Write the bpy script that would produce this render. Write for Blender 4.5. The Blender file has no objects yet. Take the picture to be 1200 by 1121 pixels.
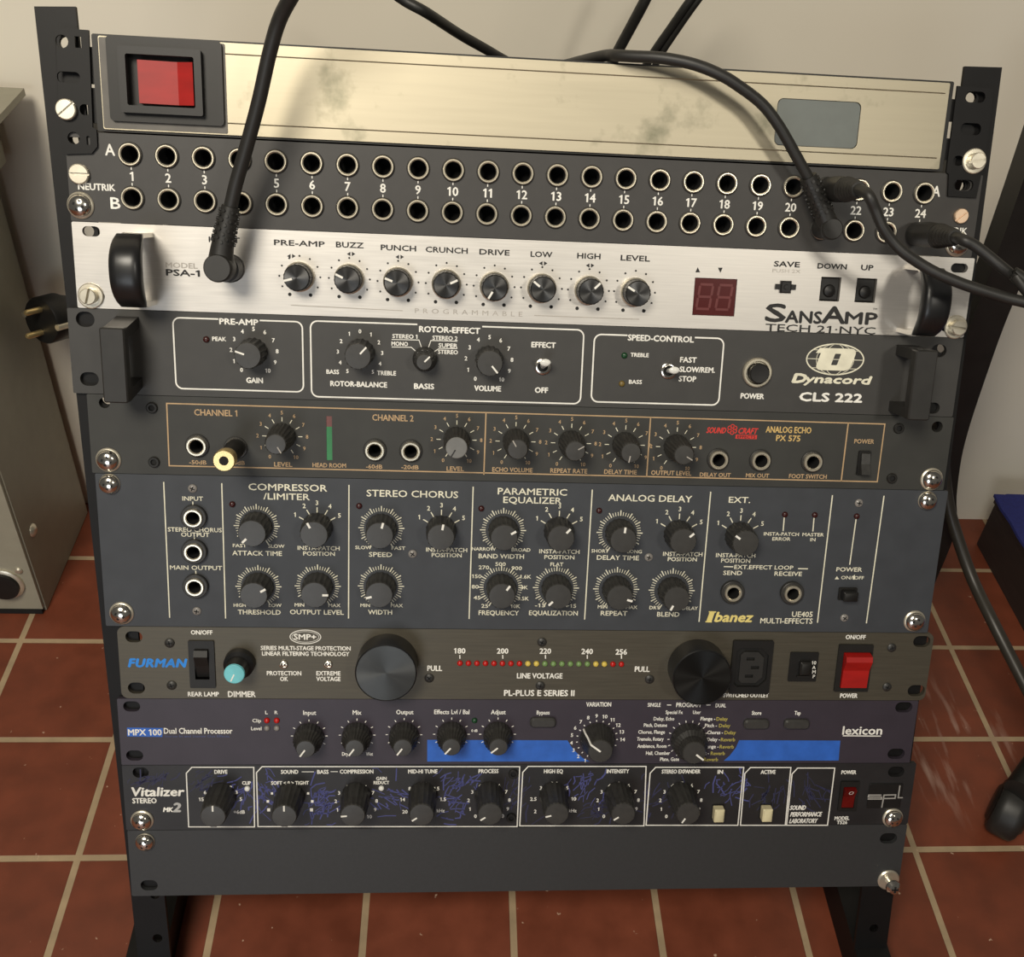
import bpy, bmesh, math, random
from mathutils import Vector, Matrix
from mathutils.geometry import delaunay_2d_cdt
random.seed(4)
SC = bpy.context.scene
COL = SC.collection
TH = 0.44120898                      # the rack leans back by this angle (25.3 degrees)
CT, ST = math.cos(TH), math.sin(TH)
FLOOR_Z = -0.0721                    # world origin: middle of the rack's bottom edge
WALL_Y = 0.452
TILE, TILE_X, TILE_Y = 0.1014976, -0.305712, 0.070113

# ---------------------------------------------------------------- camera
F_PX, PX0, PY0 = 1232.182, 636.112, 591.643
CAM = Vector((-0.0492365, -0.3464444, 0.6168032))
RX = Vector((0.99603371, -0.05399586, 0.07066808))
RY = Vector((0.01868517, -0.64958686, -0.75944987))
RZ = Vector((0.08699258, 0.75775811, -0.64600149))
cd = bpy.data.cameras.new('camera')
cam = bpy.data.objects.new('camera', cd)
COL.objects.link(cam)
cam.matrix_world = Matrix(((RX[0], -RY[0], -RZ[0], CAM[0]), (RX[1], -RY[1], -RZ[1], CAM[1]),
                           (RX[2], -RY[2], -RZ[2], CAM[2]), (0, 0, 0, 1)))
cd.sensor_fit = 'HORIZONTAL'
cd.sensor_width = 36.0
cd.lens = F_PX / 1200 * 36
cd.shift_x = (600 - PX0) / 1200
cd.shift_y = (PY0 - 560.5) / 1200
cd.clip_start = 0.01
cd.clip_end = 50
SC.camera = cam

# ---------------------------------------------------------------- world, lamps, exposure
SC.view_settings.view_transform = 'Standard'
SC.view_settings.look = 'None'
SC.view_settings.exposure = 0.0
SC.view_settings.gamma = 1.0
W = bpy.data.worlds.new('room_light')
SC.world = W
W.use_nodes = True
W.node_tree.nodes['Background'].inputs[0].default_value = (1.0, 0.95, 0.86, 1)
W.node_tree.nodes['Background'].inputs[1].default_value = 0.085


def lamp(name, loc, aim, size, power, rgb):
    l = bpy.data.lights.new(name, 'AREA')
    l.shape = 'DISK'
    l.size = size
    l.energy = power
    l.color = rgb
    o = bpy.data.objects.new(name, l)
    COL.objects.link(o)
    o.location = loc
    o.rotation_euler = (Vector(aim) - Vector(loc)).to_track_quat('-Z', 'Y').to_euler()
    return o


lamp('ceiling_lamp', (-0.46, -0.80, 1.45), (-0.05, 0.15, 0.2), 0.55, 20, (1.0, 0.92, 0.78))
lamp('front_window', (-0.62, -2.15, 0.42), (-0.3, 0.1, 0.15), 0.9, 8, (0.90, 0.95, 1.0))
sp = bpy.data.lights.new('right_spot', 'SPOT')  # warm lamp at the right, its cone narrowed to keep the lower right dark
sp.energy, sp.color, sp.shadow_soft_size = 20, (1.0, 0.94, 0.82), 0.09
sp.spot_size, sp.spot_blend = math.radians(36), 1.0
so = bpy.data.objects.new('right_spot', sp)
COL.objects.link(so)
so.location = (0.60, -1.20, 1.25)
so.rotation_euler = (Vector((0.02, 0.20, 0.44)) - so.location).to_track_quat('-Z', 'Y').to_euler()

# ---------------------------------------------------------------- materials (all node based)


def lin(c):
    c = c / 255.0
    return c / 12.92 if c <= 0.04045 else ((c + 0.055) / 1.055) ** 2.4


MATS = {}


def mat(name, rgb, rough=0.5, metal=0.0, var=0.12, scale=120.0, stretch=(1, 1, 1), bump=0.0, spec=0.5,
        rvar=0.0, emit=None, trans=0.0, detail=4):
    m = bpy.data.materials.new(name)
    m.use_nodes = True
    nt = m.node_tree
    b = nt.nodes['Principled BSDF']
    c = [lin(x) for x in rgb]
    tc = nt.nodes.new('ShaderNodeTexCoord')
    mp = nt.nodes.new('ShaderNodeMapping')
    mp.inputs['Scale'].default_value = stretch
    nz = nt.nodes.new('ShaderNodeTexNoise')
    nz.inputs['Scale'].default_value = scale
    nz.inputs['Detail'].default_value = detail
    nt.links.new(tc.outputs['Object'], mp.inputs[0])
    nt.links.new(mp.outputs[0], nz.inputs[0])
    rp = nt.nodes.new('ShaderNodeValToRGB')
    rp.color_ramp.elements[0].position = 0.3
    rp.color_ramp.elements[1].position = 0.7
    rp.color_ramp.elements[0].color = [x * (1 - var) for x in c] + [1]
    rp.color_ramp.elements[1].color = [min(1, x * (1 + var)) for x in c] + [1]
    nt.links.new(nz.outputs[0], rp.inputs[0])
    nt.links.new(rp.outputs[0], b.inputs['Base Color'])
    b.inputs['Roughness'].default_value = rough
    b.inputs['Metallic'].default_value = metal
    b.inputs['Specular IOR Level'].default_value = spec
    if trans:
        b.inputs['Transmission Weight'].default_value = trans
    if rvar:
        mr = nt.nodes.new('ShaderNodeMapRange')
        mr.inputs['To Min'].default_value = max(0.02, rough - rvar)
        mr.inputs['To Max'].default_value = min(1, rough + rvar)
        nt.links.new(nz.outputs[0], mr.inputs['Value'])
        nt.links.new(mr.outputs[0], b.inputs['Roughness'])
    if bump:
        bp = nt.nodes.new('ShaderNodeBump')
        bp.inputs['Strength'].default_value = bump
        bp.inputs['Distance'].default_value = 0.0005
        nt.links.new(nz.outputs[0], bp.inputs['Height'])
        nt.links.new(bp.outputs[0], b.inputs['Normal'])
    MATS[name] = m
    return m


mat('black_steel', (17, 16, 16), 0.5, 0.0, 0.15, 60, bump=0.05, spec=0.25)
mat('black_gap', (12, 12, 12), 0.8)
mat('patch_panel', (51, 49, 47), 0.5, 0.0, 0.07, 150, bump=0.06)
mat('steel_plate', (172, 164, 144), 0.48, 0.92, 0.06, 30, (0.4, 1, 8), rvar=0.04)
mat('dark_frame', (30, 29, 27), 0.45, spec=0.35)
mat('window_tint', (92, 98, 94), 0.4, 0.0, 0.05)
mat('brushed_alu', (206, 202, 196), 0.42, 0.75, 0.06, 40, (1, 1, 30), rvar=0.06)
mat('dyna_panel', (56, 55, 53), 0.5, 0.0, 0.07, 90, bump=0.05)
mat('echo_panel', (48, 48, 45), 0.55, 0.0, 0.12, 60, bump=0.05)
mat('slate_blue', (55, 58, 63), 0.55, 0.0, 0.10, 70, bump=0.06)
mat('olive_alu', (84, 79, 68), 0.45, 0.4, 0.10, 40, (1, 1, 20), rvar=0.05)
mat('violet_panel', (54, 48, 57), 0.45, 0.0, 0.08, 60, bump=0.03)
mat('blank_grey', (50, 51, 52), 0.5, 0.0, 0.06, 400, bump=0.10)
mat('chrome', (225, 220, 210), 0.16, 1.0, 0.04, 200)
mat('nickel', (220, 212, 192), 0.30, 0.8, 0.06, 200)
mat('brass', (236, 210, 150), 0.3, 0.85, 0.06, 200)
mat('copper_screw', (224, 196, 168), 0.4, 0.7, 0.06, 200)
mat('zinc', (215, 208, 190), 0.35, 0.75, 0.08, 200)
mat('knob_black', (44, 43, 41), 0.45, 0.0, 0.25, 300, bump=0.05)
mat('knob_face', (58, 57, 55), 0.38, 0.0, 0.10, 300)
mat('spun_face', (72, 72, 72), 0.30, 0.7, 0.08, 100)
mat('spun_big', (70, 71, 70), 0.34, 0.7, 0.08, 100)
mat('spun_dark', (24, 24, 23), 0.35, 0.4, 0.08, 100)
for k in ('spun_face', 'spun_big', 'spun_dark'):
    nt_ = MATS[k].node_tree
    tn = nt_.nodes.new('ShaderNodeTangent')
    tn.direction_type = 'RADIAL'
    tn.axis = 'Y'
    b_ = nt_.nodes['Principled BSDF']
    b_.inputs['Anisotropic'].default_value = 0.85
    nt_.links.new(tn.outputs[0], b_.inputs['Tangent'])
mat('grey_cap', (112, 112, 110), 0.45)
mat('cyan_cap', (112, 196, 205), 0.45)
mat('rubber', (34, 33, 31), 0.48, 0.0, 0.12, 200, bump=0.04)
mat('handle_black', (26, 26, 27), 0.33, 0.0, 0.1, 200)
mat('plastic_black', (24, 23, 22), 0.45, spec=0.4)
mat('switch_grey', (92, 88, 82), 0.5)
mat('handle_grey', (36, 35, 33), 0.5, 0.0, 0.14, 120, bump=0.05)
mat('print_white', (236, 234, 226), 0.6)
mat('print_cream', (226, 222, 200), 0.6)
mat('print_black', (30, 29, 28), 0.6)
mat('print_grey', (168, 162, 154), 0.6)
mat('print_tan', (184, 154, 116), 0.6)
mat('print_yellow', (206, 174, 108), 0.6)
mat('print_olive', (170, 158, 78), 0.6)
mat('print_red', (204, 52, 44), 0.6)
mat('print_gold', (226, 208, 128), 0.5)
mat('print_sky', (36, 132, 222), 0.5)
mat('print_blue', (44, 98, 190), 0.5)
mat('print_faint', (72, 84, 130), 0.6)
mat('print_silver', (186, 184, 178), 0.45, 0.4)
mat('red_lens', (158, 18, 12), 0.5, 0.0, 0.12, 60, (1, 1, 3))
mat('red_dark', (96, 14, 12), 0.25, 0.0, 0.1)
mat('display_red', (76, 20, 20), 0.2, 0.0, 0.04)
mat('segment_red', (96, 30, 29), 0.35)
mat('led_red', (176, 26, 20), 0.25)
mat('led_maroon', (54, 18, 16), 0.3)
mat('led_yellow', (206, 182, 84), 0.25)
mat('led_green', (110, 140, 84), 0.25)
mat('led_deep_green', (20, 62, 34), 0.3)
mat('led_amber', (110, 92, 46), 0.3)
mat('led_grey', (128, 124, 120), 0.3)
mat('led_clear', (224, 224, 218), 0.25)
mat('meter_green', (40, 120, 66), 0.35)
mat('meter_red', (104, 60, 54), 0.35)
mat('ivory', (214, 204, 166), 0.45)
mat('wall_paint', (226, 219, 203), 0.85, 0.0, 0.03, 6, bump=0.15)
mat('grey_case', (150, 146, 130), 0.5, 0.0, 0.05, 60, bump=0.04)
mat('grey_case_shaded', (140, 136, 121), 0.5, 0.0, 0.05, 60, bump=0.04)  # case grey with the side's shade mixed into the colour
mat('blue_cloth', (38, 44, 112), 0.9, 0.0, 0.15, 300, bump=0.2)
mat('frame_black', (26, 25, 23), 0.45, 0.0, 0.2, 60)
mat('tube_dark', (52, 48, 42), 0.4, 0.0, 0.1, 60)
mat('dark_wood', (44, 32, 28), 0.7, 0.0, 0.2, 30, (1, 1, 8))


def floor_material():
    m = bpy.data.materials.new('terracotta_tiles')
    m.use_nodes = True
    nt = m.node_tree
    b = nt.nodes['Principled BSDF']
    tc = nt.nodes.new('ShaderNodeTexCoord')
    mp = nt.nodes.new('ShaderNodeMapping')
    mp.inputs['Location'].default_value = (-TILE_X + TILE * 40, -TILE_Y + TILE * 40, 0)
    nt.links.new(tc.outputs['Object'], mp.inputs[0])
    br = nt.nodes.new('ShaderNodeTexBrick')
    br.offset = 0.0
    br.squash = 1.0
    br.inputs['Color1'].default_value = (lin(124), lin(64), lin(43), 1)
    br.inputs['Color2'].default_value = (lin(114), lin(56), lin(35), 1)
    br.inputs['Mortar'].default_value = (lin(176), lin(154), lin(124), 1)
    br.inputs['Scale'].default_value = 1.0
    br.inputs['Mortar Size'].default_value = 0.0026
    br.inputs['Mortar Smooth'].default_value = 0.15
    br.inputs['Bias'].default_value = 0.0
    br.inputs['Brick Width'].default_value = TILE
    br.inputs['Row Height'].default_value = TILE
    nt.links.new(mp.outputs[0], br.inputs[0])
    nz = nt.nodes.new('ShaderNodeTexNoise')
    nz.inputs['Scale'].default_value = 45
    nz.inputs['Detail'].default_value = 6
    nt.links.new(tc.outputs['Object'], nz.inputs[0])
    rp = nt.nodes.new('ShaderNodeValToRGB')
    rp.color_ramp.elements[0].position = 0.3
    rp.color_ramp.elements[0].color = (0.78, 0.78, 0.78, 1)
    rp.color_ramp.elements[1].position = 0.75
    rp.color_ramp.elements[1].color = (1.15, 1.13, 1.1, 1)
    nt.links.new(nz.outputs[0], rp.inputs[0])
    mx = nt.nodes.new('ShaderNodeMix')
    mx.data_type = 'RGBA'
    mx.blend_type = 'MULTIPLY'
    mx.inputs[0].default_value = 1
    nt.links.new(br.outputs[0], mx.inputs[6])
    nt.links.new(rp.outputs[0], mx.inputs[7])
    # small pale chips and paint specks
    n2 = nt.nodes.new('ShaderNodeTexNoise')
    n2.inputs['Scale'].default_value = 160
    n2.inputs['Detail'].default_value = 2
    nt.links.new(tc.outputs['Object'], n2.inputs[0])
    r2 = nt.nodes.new('ShaderNodeValToRGB')
    r2.color_ramp.elements[0].position = 0.745
    r2.color_ramp.elements[1].position = 0.80
    nt.links.new(n2.outputs[0], r2.inputs[0])
    m2 = nt.nodes.new('ShaderNodeMix')
    m2.data_type = 'RGBA'
    m2.inputs[7].default_value = (lin(205), lin(175), lin(150), 1)
    nt.links.new(r2.outputs[0], m2.inputs[0])
    nt.links.new(mx.outputs[2], m2.inputs[6])
    # pale dragged scuffs on the tiles right of the rack
    vd = nt.nodes.new('ShaderNodeVectorMath')
    vd.operation = 'DISTANCE'
    vd.inputs[1].default_value = (0.358, 0.165, FLOOR_Z)
    nt.links.new(tc.outputs['Object'], vd.inputs[0])
    md = nt.nodes.new('ShaderNodeMapRange')
    md.inputs['From Min'].default_value = 0.03
    md.inputs['From Max'].default_value = 0.085
    md.inputs['To Min'].default_value = 1
    md.inputs['To Max'].default_value = 0
    nt.links.new(vd.outputs['Value'], md.inputs['Value'])
    mp3 = nt.nodes.new('ShaderNodeMapping')
    mp3.inputs['Rotation'].default_value = (0, 0, 0.25)
    mp3.inputs['Scale'].default_value = (1, 0.16, 1)
    nt.links.new(tc.outputs['Object'], mp3.inputs[0])
    n3 = nt.nodes.new('ShaderNodeTexNoise')
    n3.inputs['Scale'].default_value = 130
    n3.inputs['Detail'].default_value = 4
    nt.links.new(mp3.outputs[0], n3.inputs[0])
    r3 = nt.nodes.new('ShaderNodeValToRGB')
    r3.color_ramp.elements[0].position = 0.56
    r3.color_ramp.elements[1].position = 0.78
    nt.links.new(n3.outputs[0], r3.inputs[0])
    mu = nt.nodes.new('ShaderNodeMath')
    mu.operation = 'MULTIPLY'
    nt.links.new(md.outputs[0], mu.inputs[0])
    nt.links.new(r3.outputs[0], mu.inputs[1])
    m3 = nt.nodes.new('ShaderNodeMix')
    m3.data_type = 'RGBA'
    m3.inputs[7].default_value = (lin(170), lin(138), lin(124), 1)
    nt.links.new(mu.outputs[0], m3.inputs[0])
    nt.links.new(m2.outputs[2], m3.inputs[6])
    nt.links.new(m3.outputs[2], b.inputs['Base Color'])
    mr = nt.nodes.new('ShaderNodeMapRange')
    mr.inputs['To Min'].default_value = 0.38
    mr.inputs['To Max'].default_value = 0.62
    nt.links.new(nz.outputs[0], mr.inputs['Value'])
    nt.links.new(mr.outputs[0], b.inputs['Roughness'])
    iv = nt.nodes.new('ShaderNodeMath')
    iv.operation = 'SUBTRACT'
    iv.inputs[0].default_value = 1
    nt.links.new(br.outputs['Fac'], iv.inputs[1])
    bp = nt.nodes.new('ShaderNodeBump')
    bp.inputs['Strength'].default_value = 0.6
    bp.inputs['Distance'].default_value = 0.001
    nt.links.new(iv.outputs[0], bp.inputs['Height'])
    nt.links.new(bp.outputs[0], b.inputs['Normal'])
    MATS['terracotta_tiles'] = m


floor_material()


def smudge_material():
    """brushed plate with dull finger smudges and adhesive residue"""
    m = MATS['steel_plate'].copy()
    m.name = 'smudged_plate'
    nt = m.node_tree
    b = nt.nodes['Principled BSDF']
    old = b.inputs['Base Color'].links[0].from_socket
    tc = [n for n in nt.nodes if n.type == 'TEX_COORD'][0]
    nz = nt.nodes.new('ShaderNodeTexNoise')
    nz.inputs['Scale'].default_value = 26
    nz.inputs['Detail'].default_value = 5
    nz.inputs['Roughness'].default_value = 0.65
    nt.links.new(tc.outputs['Object'], nz.inputs[0])
    rp = nt.nodes.new('ShaderNodeValToRGB')
    rp.color_ramp.elements[0].position = 0.56
    rp.color_ramp.elements[0].color = (1, 1, 1, 1)
    rp.color_ramp.elements[1].position = 0.74
    rp.color_ramp.elements[1].color = (0.50, 0.53, 0.50, 1)
    nt.links.new(nz.outputs[0], rp.inputs[0])
    mx = nt.nodes.new('ShaderNodeMix')
    mx.data_type = 'RGBA'
    mx.blend_type = 'MULTIPLY'
    mx.inputs[0].default_value = 1
    nt.links.new(old, mx.inputs[6])
    nt.links.new(rp.outputs[0], mx.inputs[7])
    nt.links.new(mx.outputs[2], b.inputs['Base Color'])
    MATS['smudged_plate'] = m


smudge_material()


mat('scratch_panel', (36, 35, 36), 0.45, 0.0, 0.2, 50)
mat('print_stroke', (72, 76, 132), 0.6)
mat('print_strokedim', (46, 47, 78), 0.6)

# ---------------------------------------------------------------- from the photograph's pixels to places


def ray(px, py):
    return RX * ((px - PX0) / F_PX) + RY * ((py - PY0) / F_PX) + RZ


NRM = Vector((0, -CT, ST))


def rackw(px, py, w=0.0):
    """world point on the plane that lies w in front of the rack's panels"""
    r = ray(px, py)
    return CAM + r * ((w - NRM.dot(CAM)) / NRM.dot(r))


def rackuv(px, py, w=0.0):
    """u to the right from the middle, s up the slope from the bottom edge"""
    p = rackw(px, py, w) - NRM * w
    return p.x, p.y * ST + p.z * CT


def from_uv(u, s, w=0.0):
    return Vector((u, s * ST - w * CT, s * CT + w * ST))


def on_y(px, py, y):
    r = ray(px, py)
    return CAM + r * ((y - CAM.y) / r.y)


def on_z(px, py, z):
    r = ray(px, py)
    return CAM + r * ((z - CAM.z) / r.z)


# ---------------------------------------------------------------- mesh helper (x right, w out of the panel, z up the panel)
def rrect(x0, x1, z0, z1, r=0.0, n=4):
    r = min(r, (x1 - x0) / 2 - 1e-6, (z1 - z0) / 2 - 1e-6)
    if r <= 0:
        return [(x0, z0), (x1, z0), (x1, z1), (x0, z1)]
    out = []
    for cx, cz, a in ((x1 - r, z0 + r, -90), (x1 - r, z1 - r, 0), (x0 + r, z1 - r, 90), (x0 + r, z0 + r, 180)):
        for i in range(n + 1):
            t = math.radians(a + 90 * i / n)
            out.append((cx + r * math.cos(t), cz + r * math.sin(t)))
    return out


def circ(cx, cz, r, n=20, rz=None):
    rz = rz or r
    return [(cx + r * math.cos(2 * math.pi * i / n), cz + rz * math.sin(2 * math.pi * i / n)) for i in range(n)]


class G:
    def __init__(self):
        self.v, self.f, self.m = [], [], []

    def loft(self, rings, mats=0, cap0=True, cap1=True):
        """rings: lists of (x, w, z), equal length"""
        n = len(rings[0])
        b = len(self.v)
        for r in rings:
            self.v += [(x, -w, z) for x, w, z in r]
        for k in range(len(rings) - 1):
            mi = mats[k] if isinstance(mats, (list, tuple)) else mats
            for i in range(n):
                j = (i + 1) % n
                self.f.append((b + k * n + i, b + k * n + j, b + (k + 1) * n + j, b + (k + 1) * n + i))
                self.m.append(mi)
        m0 = mats[0] if isinstance(mats, (list, tuple)) else mats
        m1 = mats[-1] if isinstance(mats, (list, tuple)) else mats
        if cap0:
            self.f.append(tuple(range(b, b + n)))
            self.m.append(m0)
        if cap1:
            e = b + (len(rings) - 1) * n
            self.f.append(tuple(range(e, e + n)))
            self.m.append(m1)
        return self

    def block(self, x0, x1, z0, z1, w0, w1, r=0.0, bev=0.0, m=0, mf=None):
        a = rrect(x0, x1, z0, z1, r)
        rings = [[(x, w0, z) for x, z in a], [(x, w1 - bev, z) for x, z in a]]
        ms = [m]
        if bev > 0:
            rings.append([(x, w1, z) for x, z in rrect(x0 + bev, x1 - bev, z0 + bev, z1 - bev, max(0, r - bev)) ]
                         if r > bev else [(x, w1, z) for x, z in self._inset(a, x0, x1, z0, z1, bev)])
            ms.append(m)
        if mf is not None:
            rings.append([(x, w1, z) for x, w, z in rings[-1]])
            ms.append(mf)
        return self.loft(rings, ms)

    @staticmethod
    def _inset(a, x0, x1, z0, z1, b):
        cx, cz = (x0 + x1) / 2, (z0 + z1) / 2
        fx, fz = (x1 - x0 - 2 * b) / (x1 - x0), (z1 - z0 - 2 * b) / (z1 - z0)
        return [(cx + (x - cx) * fx, cz + (z - cz) * fz) for x, z in a]

    def lathe(self, prof, cx=0, cz=0, n=28, mats=0, cap0=True, cap1=True, flute=0, depth=0.0, frows=()):
        rings = []
        for k, (r, w) in enumerate(prof):
            ring = []
            for i in range(n):
                t = 2 * math.pi * i / n
                rr = r
                if flute and k in frows:
                    rr = r - depth * (0.5 + 0.5 * math.cos(flute * t)) 
                ring.append((cx + rr * math.sin(t), w, cz + rr * math.cos(t)))
            rings.append(ring)
        return self.loft(rings, mats, cap0, cap1)

    def plate(self, loops, w0, w1, m=0):
        """flat plate with real holes: loops[0] the outline, the rest the holes"""
        pts = [p for lp in loops for p in lp]
        edges, s = [], 0
        for lp in loops:
            k = len(lp)
            edges += [(s + i, s + (i + 1) % k) for i in range(k)]
            s += k
        cv, _, cf, ov, _, _ = delaunay_2d_cdt([Vector(p) for p in pts], edges, [], 0, 1e-7)
        back = [o[0] if o else 0 for o in ov]

        def within(x, z, lp):
            c = False
            for (ax, az), (bx, bz) in zip(lp, lp[1:] + lp[:1]):
                if (az > z) != (bz > z) and x < (bx - ax) * (z - az) / (bz - az) + ax:
                    c = not c
            return c
        tris = []
        for t in cf:
            mx = sum(cv[i].x for i in t) / len(t)
            mz = sum(cv[i].y for i in t) / len(t)
            if within(mx, mz, loops[0]) and not any(within(mx, mz, h) for h in loops[1:]):
                tris.append(tuple(back[i] for i in t))
        b = len(self.v)
        n = len(pts)
        self.v += [(x, -w1, z) for x, z in pts] + [(x, -w0, z) for x, z in pts]
        for t in tris:
            self.f.append(tuple(b + i for i in t))
            self.f.append(tuple(b + n + i for i in reversed(t)))
            self.m += [m, m]
        s = 0
        for lp in loops:
            k = len(lp)
            for i in range(k):
                j = (i + 1) % k
                self.f.append((b + s + i, b + s + j, b + n + s + j, b + n + s + i))
                self.m.append(m)
            s += k
        return self

    def flat(self, loop, w, m=0):
        b = len(self.v)
        self.v += [(x, -w, z) for x, z in loop]
        self.f.append(tuple(range(b, b + len(loop))))
        self.m.append(m)
        return self

    def line(self, pts, t, w, closed=False, m=0):
        """printed line of width t along pts"""
        n = len(pts)
        V = [Vector(p) for p in pts]
        b = len(self.v)
        for i in range(n):
            if closed:
                d0, d1 = (V[i] - V[i - 1]).normalized(), (V[(i + 1) % n] - V[i]).normalized()
            else:
                d0 = (V[i] - V[i - 1]).normalized() if i else (V[1] - V[0]).normalized()
                d1 = (V[i + 1] - V[i]).normalized() if i < n - 1 else d0
            d = (d0 + d1)
            d = d.normalized() if d.length > 1e-9 else d1
            nn = Vector((-d.y, d.x))
            k = t / 2 / max(0.5, d.dot(d1))
            for s in (1, -1):
                p = V[i] + nn * (k * s)
                self.v.append((p.x, -w, p.y))
        for i in range(n if closed else n - 1):
            j = (i + 1) % n
            self.f.append((b + 2 * i, b + 2 * j, b + 2 * j + 1, b + 2 * i + 1))
            self.m.append(m)
        return self

    def tube(self, pts, r, n=14, m=0, world=True):
        """tube through world points; r a number or one per point"""
        P = [Vector(p) for p in pts]
        R = r if isinstance(r, (list, tuple)) else [r] * len(P)
        T = [(P[min(i + 1, len(P) - 1)] - P[max(i - 1, 0)]).normalized() for i in range(len(P))]
        up = Vector((0, 0, 1)) if abs(T[0].z) < 0.9 else Vector((1, 0, 0))
        a = T[0].cross(up).normalized()
        rings = []
        for p, t, rr in zip(P, T, R):
            a = (a - t * a.dot(t)).normalized()
            c = t.cross(a)
            ring = []
            for i in range(n):
                q = p + a * (rr * math.cos(2 * math.pi * i / n)) + c * (rr * math.sin(2 * math.pi * i / n))
                ring.append((q.x, -q.y, q.z))
            rings.append(ring)
        return self.loft(rings, m)

    def box(self, x0, x1, y0, y1, z0, z1, m=0):
        return self.loft([[(x0, -y, z0), (x1, -y, z0), (x1, -y, z1), (x0, -y, z1)] for y in (y1, y0)], m)

    def mesh(self, name, mats, smooth=40, recalc=True):
        me = bpy.data.meshes.new(name)
        me.from_pydata(self.v, [], self.f)
        for k in mats:
            me.materials.append(MATS[k])
        for p, i in zip(me.polygons, self.m):
            p.material_index = i
        if recalc:
            bm = bmesh.new()
            bm.from_mesh(me)
            bmesh.ops.recalc_face_normals(bm, faces=bm.faces)
            bm.to_mesh(me)
            bm.free()
        if smooth:
            me.shade_smooth()
            me.set_sharp_from_angle(angle=math.radians(smooth))
        return me


def put(name, me, parent=None, loc=(0, 0, 0), roll=0.0):
    o = bpy.data.objects.new(name, me)
    COL.objects.link(o)
    o.parent = parent
    o.location = loc
    o.rotation_euler = (0, math.radians(roll), 0)
    return o


def obj(name, g, mats, parent=None, smooth=40, loc=(0, 0, 0)):
    return put(name, g.mesh(name, [mats] if isinstance(mats, str) else mats, smooth), parent, loc)


def tag(o, label, cat, group=None):
    o['label'] = label
    o['category'] = cat
    if group:
        o['group'] = group
    return o


def thing(name, label, cat, loc, rot=(0, 0, 0), group=None):
    o = bpy.data.objects.new(name, None)
    COL.objects.link(o)
    o.empty_display_size = 0.02
    o.location = loc
    o.rotation_euler = rot
    return tag(o, label, cat, group)


def smooth_path(pts, k=6):
    P = [Vector(p) for p in pts]
    P = [P[0] * 2 - P[1]] + P + [P[-1] * 2 - P[-2]]
    out = []
    for i in range(1, len(P) - 2):
        for j in range(k):
            t = j / k
            a, b, c, d = P[i - 1], P[i], P[i + 1], P[i + 2]
            out.append(0.5 * ((2 * b) + (c - a) * t + (2 * a - 5 * b + 4 * c - d) * t * t + (3 * b - a - 3 * c + d) * t ** 3))
    out.append(P[-2])
    return out


# ---------------------------------------------------------------- glyphs for the lettering
GLYPH = {}


def load_glyphs():
    chars = sorted(set("ABCDEFGHIJKLMNOPQRSTUVWXYZabcdefghijklmnopqrstuvwxyz0123456789-+/.,&()<>·"))
    jobs = []
    for ch in chars + [' ']:
        for s in ((ch, ch + ch) if ch != ' ' else ('n n', 'nn')):
            c = bpy.data.curves.new('glyph', 'FONT')
            c.body = s
            c.size = 1
            c.resolution_u = 2
            o = bpy.data.objects.new('glyph', c)
            COL.objects.link(o)
            jobs.append((ch, s, o))
    dg = bpy.context.evaluated_depsgraph_get()
    dg.update()
    tmp = {}
    for ch, s, o in jobs:
        me = bpy.data.meshes.new_from_object(o.evaluated_get(dg))
        tmp[s] = ([(v.co.x, v.co.y) for v in me.vertices], [tuple(p.vertices) for p in me.polygons])
        bpy.data.meshes.remove(me)
    for ch in chars:
        a, b = tmp[ch], tmp[ch + ch]
        adv = max(p[0] for p in b[0]) - max(p[0] for p in a[0])
        GLYPH[ch] = (a[0], a[1], adv)
    sp = max(p[0] for p in tmp['n n'][0]) - max(p[0] for p in tmp['nn'][0])
    GLYPH[' '] = ([], [], sp)
    h1 = max(p[1] for p in GLYPH['H'][0])
    GLYPH['1'] = ([(0.20, 0), (0.30, 0), (0.30, h1), (0.23, h1), (0.20, h1 * 0.80), (0.06, h1 * 0.74), (0.06, h1 * 0.84)],
                  [(0, 1, 2, 3, 4), (4, 3, 6, 5)], 0.46)
    for ch, s, o in jobs:
        c = o.data
        bpy.data.objects.remove(o)
        bpy.data.curves.remove(c)


load_glyphs()
CAP = max(p[1] for p in GLYPH['H'][0])


def write(g, s, cx, cz, h, width=None, bold=0.0, shear=0.0, w=0.00008, spread=0.0):
    """flat printed words centred at (cx, cz); h the cap height, width the width of the ink"""
    pen = 0
    items = []
    for ch in s:
        vs, fs, adv = GLYPH[ch]
        items.append((vs, fs, pen))
        pen += adv + spread
    xs = [x + p for vs, fs, p in items for x, y in vs]
    x0, x1 = min(xs), max(xs)
    sy = h / CAP
    sx = (width / (x1 - x0)) if width else sy
    d = bold * h
    offs = [(0, 0)] if not bold else [(-d, 0), (d, 0), (0, d * 0.8), (0, -d * 0.8)]
    for layer, (dx, dz) in enumerate(offs):
        for vs, fs, p in items:
            b = len(g.v)
            for x, y in vs:
                xx = (x + p - (x0 + x1) / 2) * sx + (y * sy - h / 2) * shear
                g.v.append((cx + xx + dx, -w - layer * 0.00002, cz + y * sy - h / 2 + dz))
            for f in fs:
                g.f.append(tuple(b + i for i in f))
                g.m.append(0)


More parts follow.
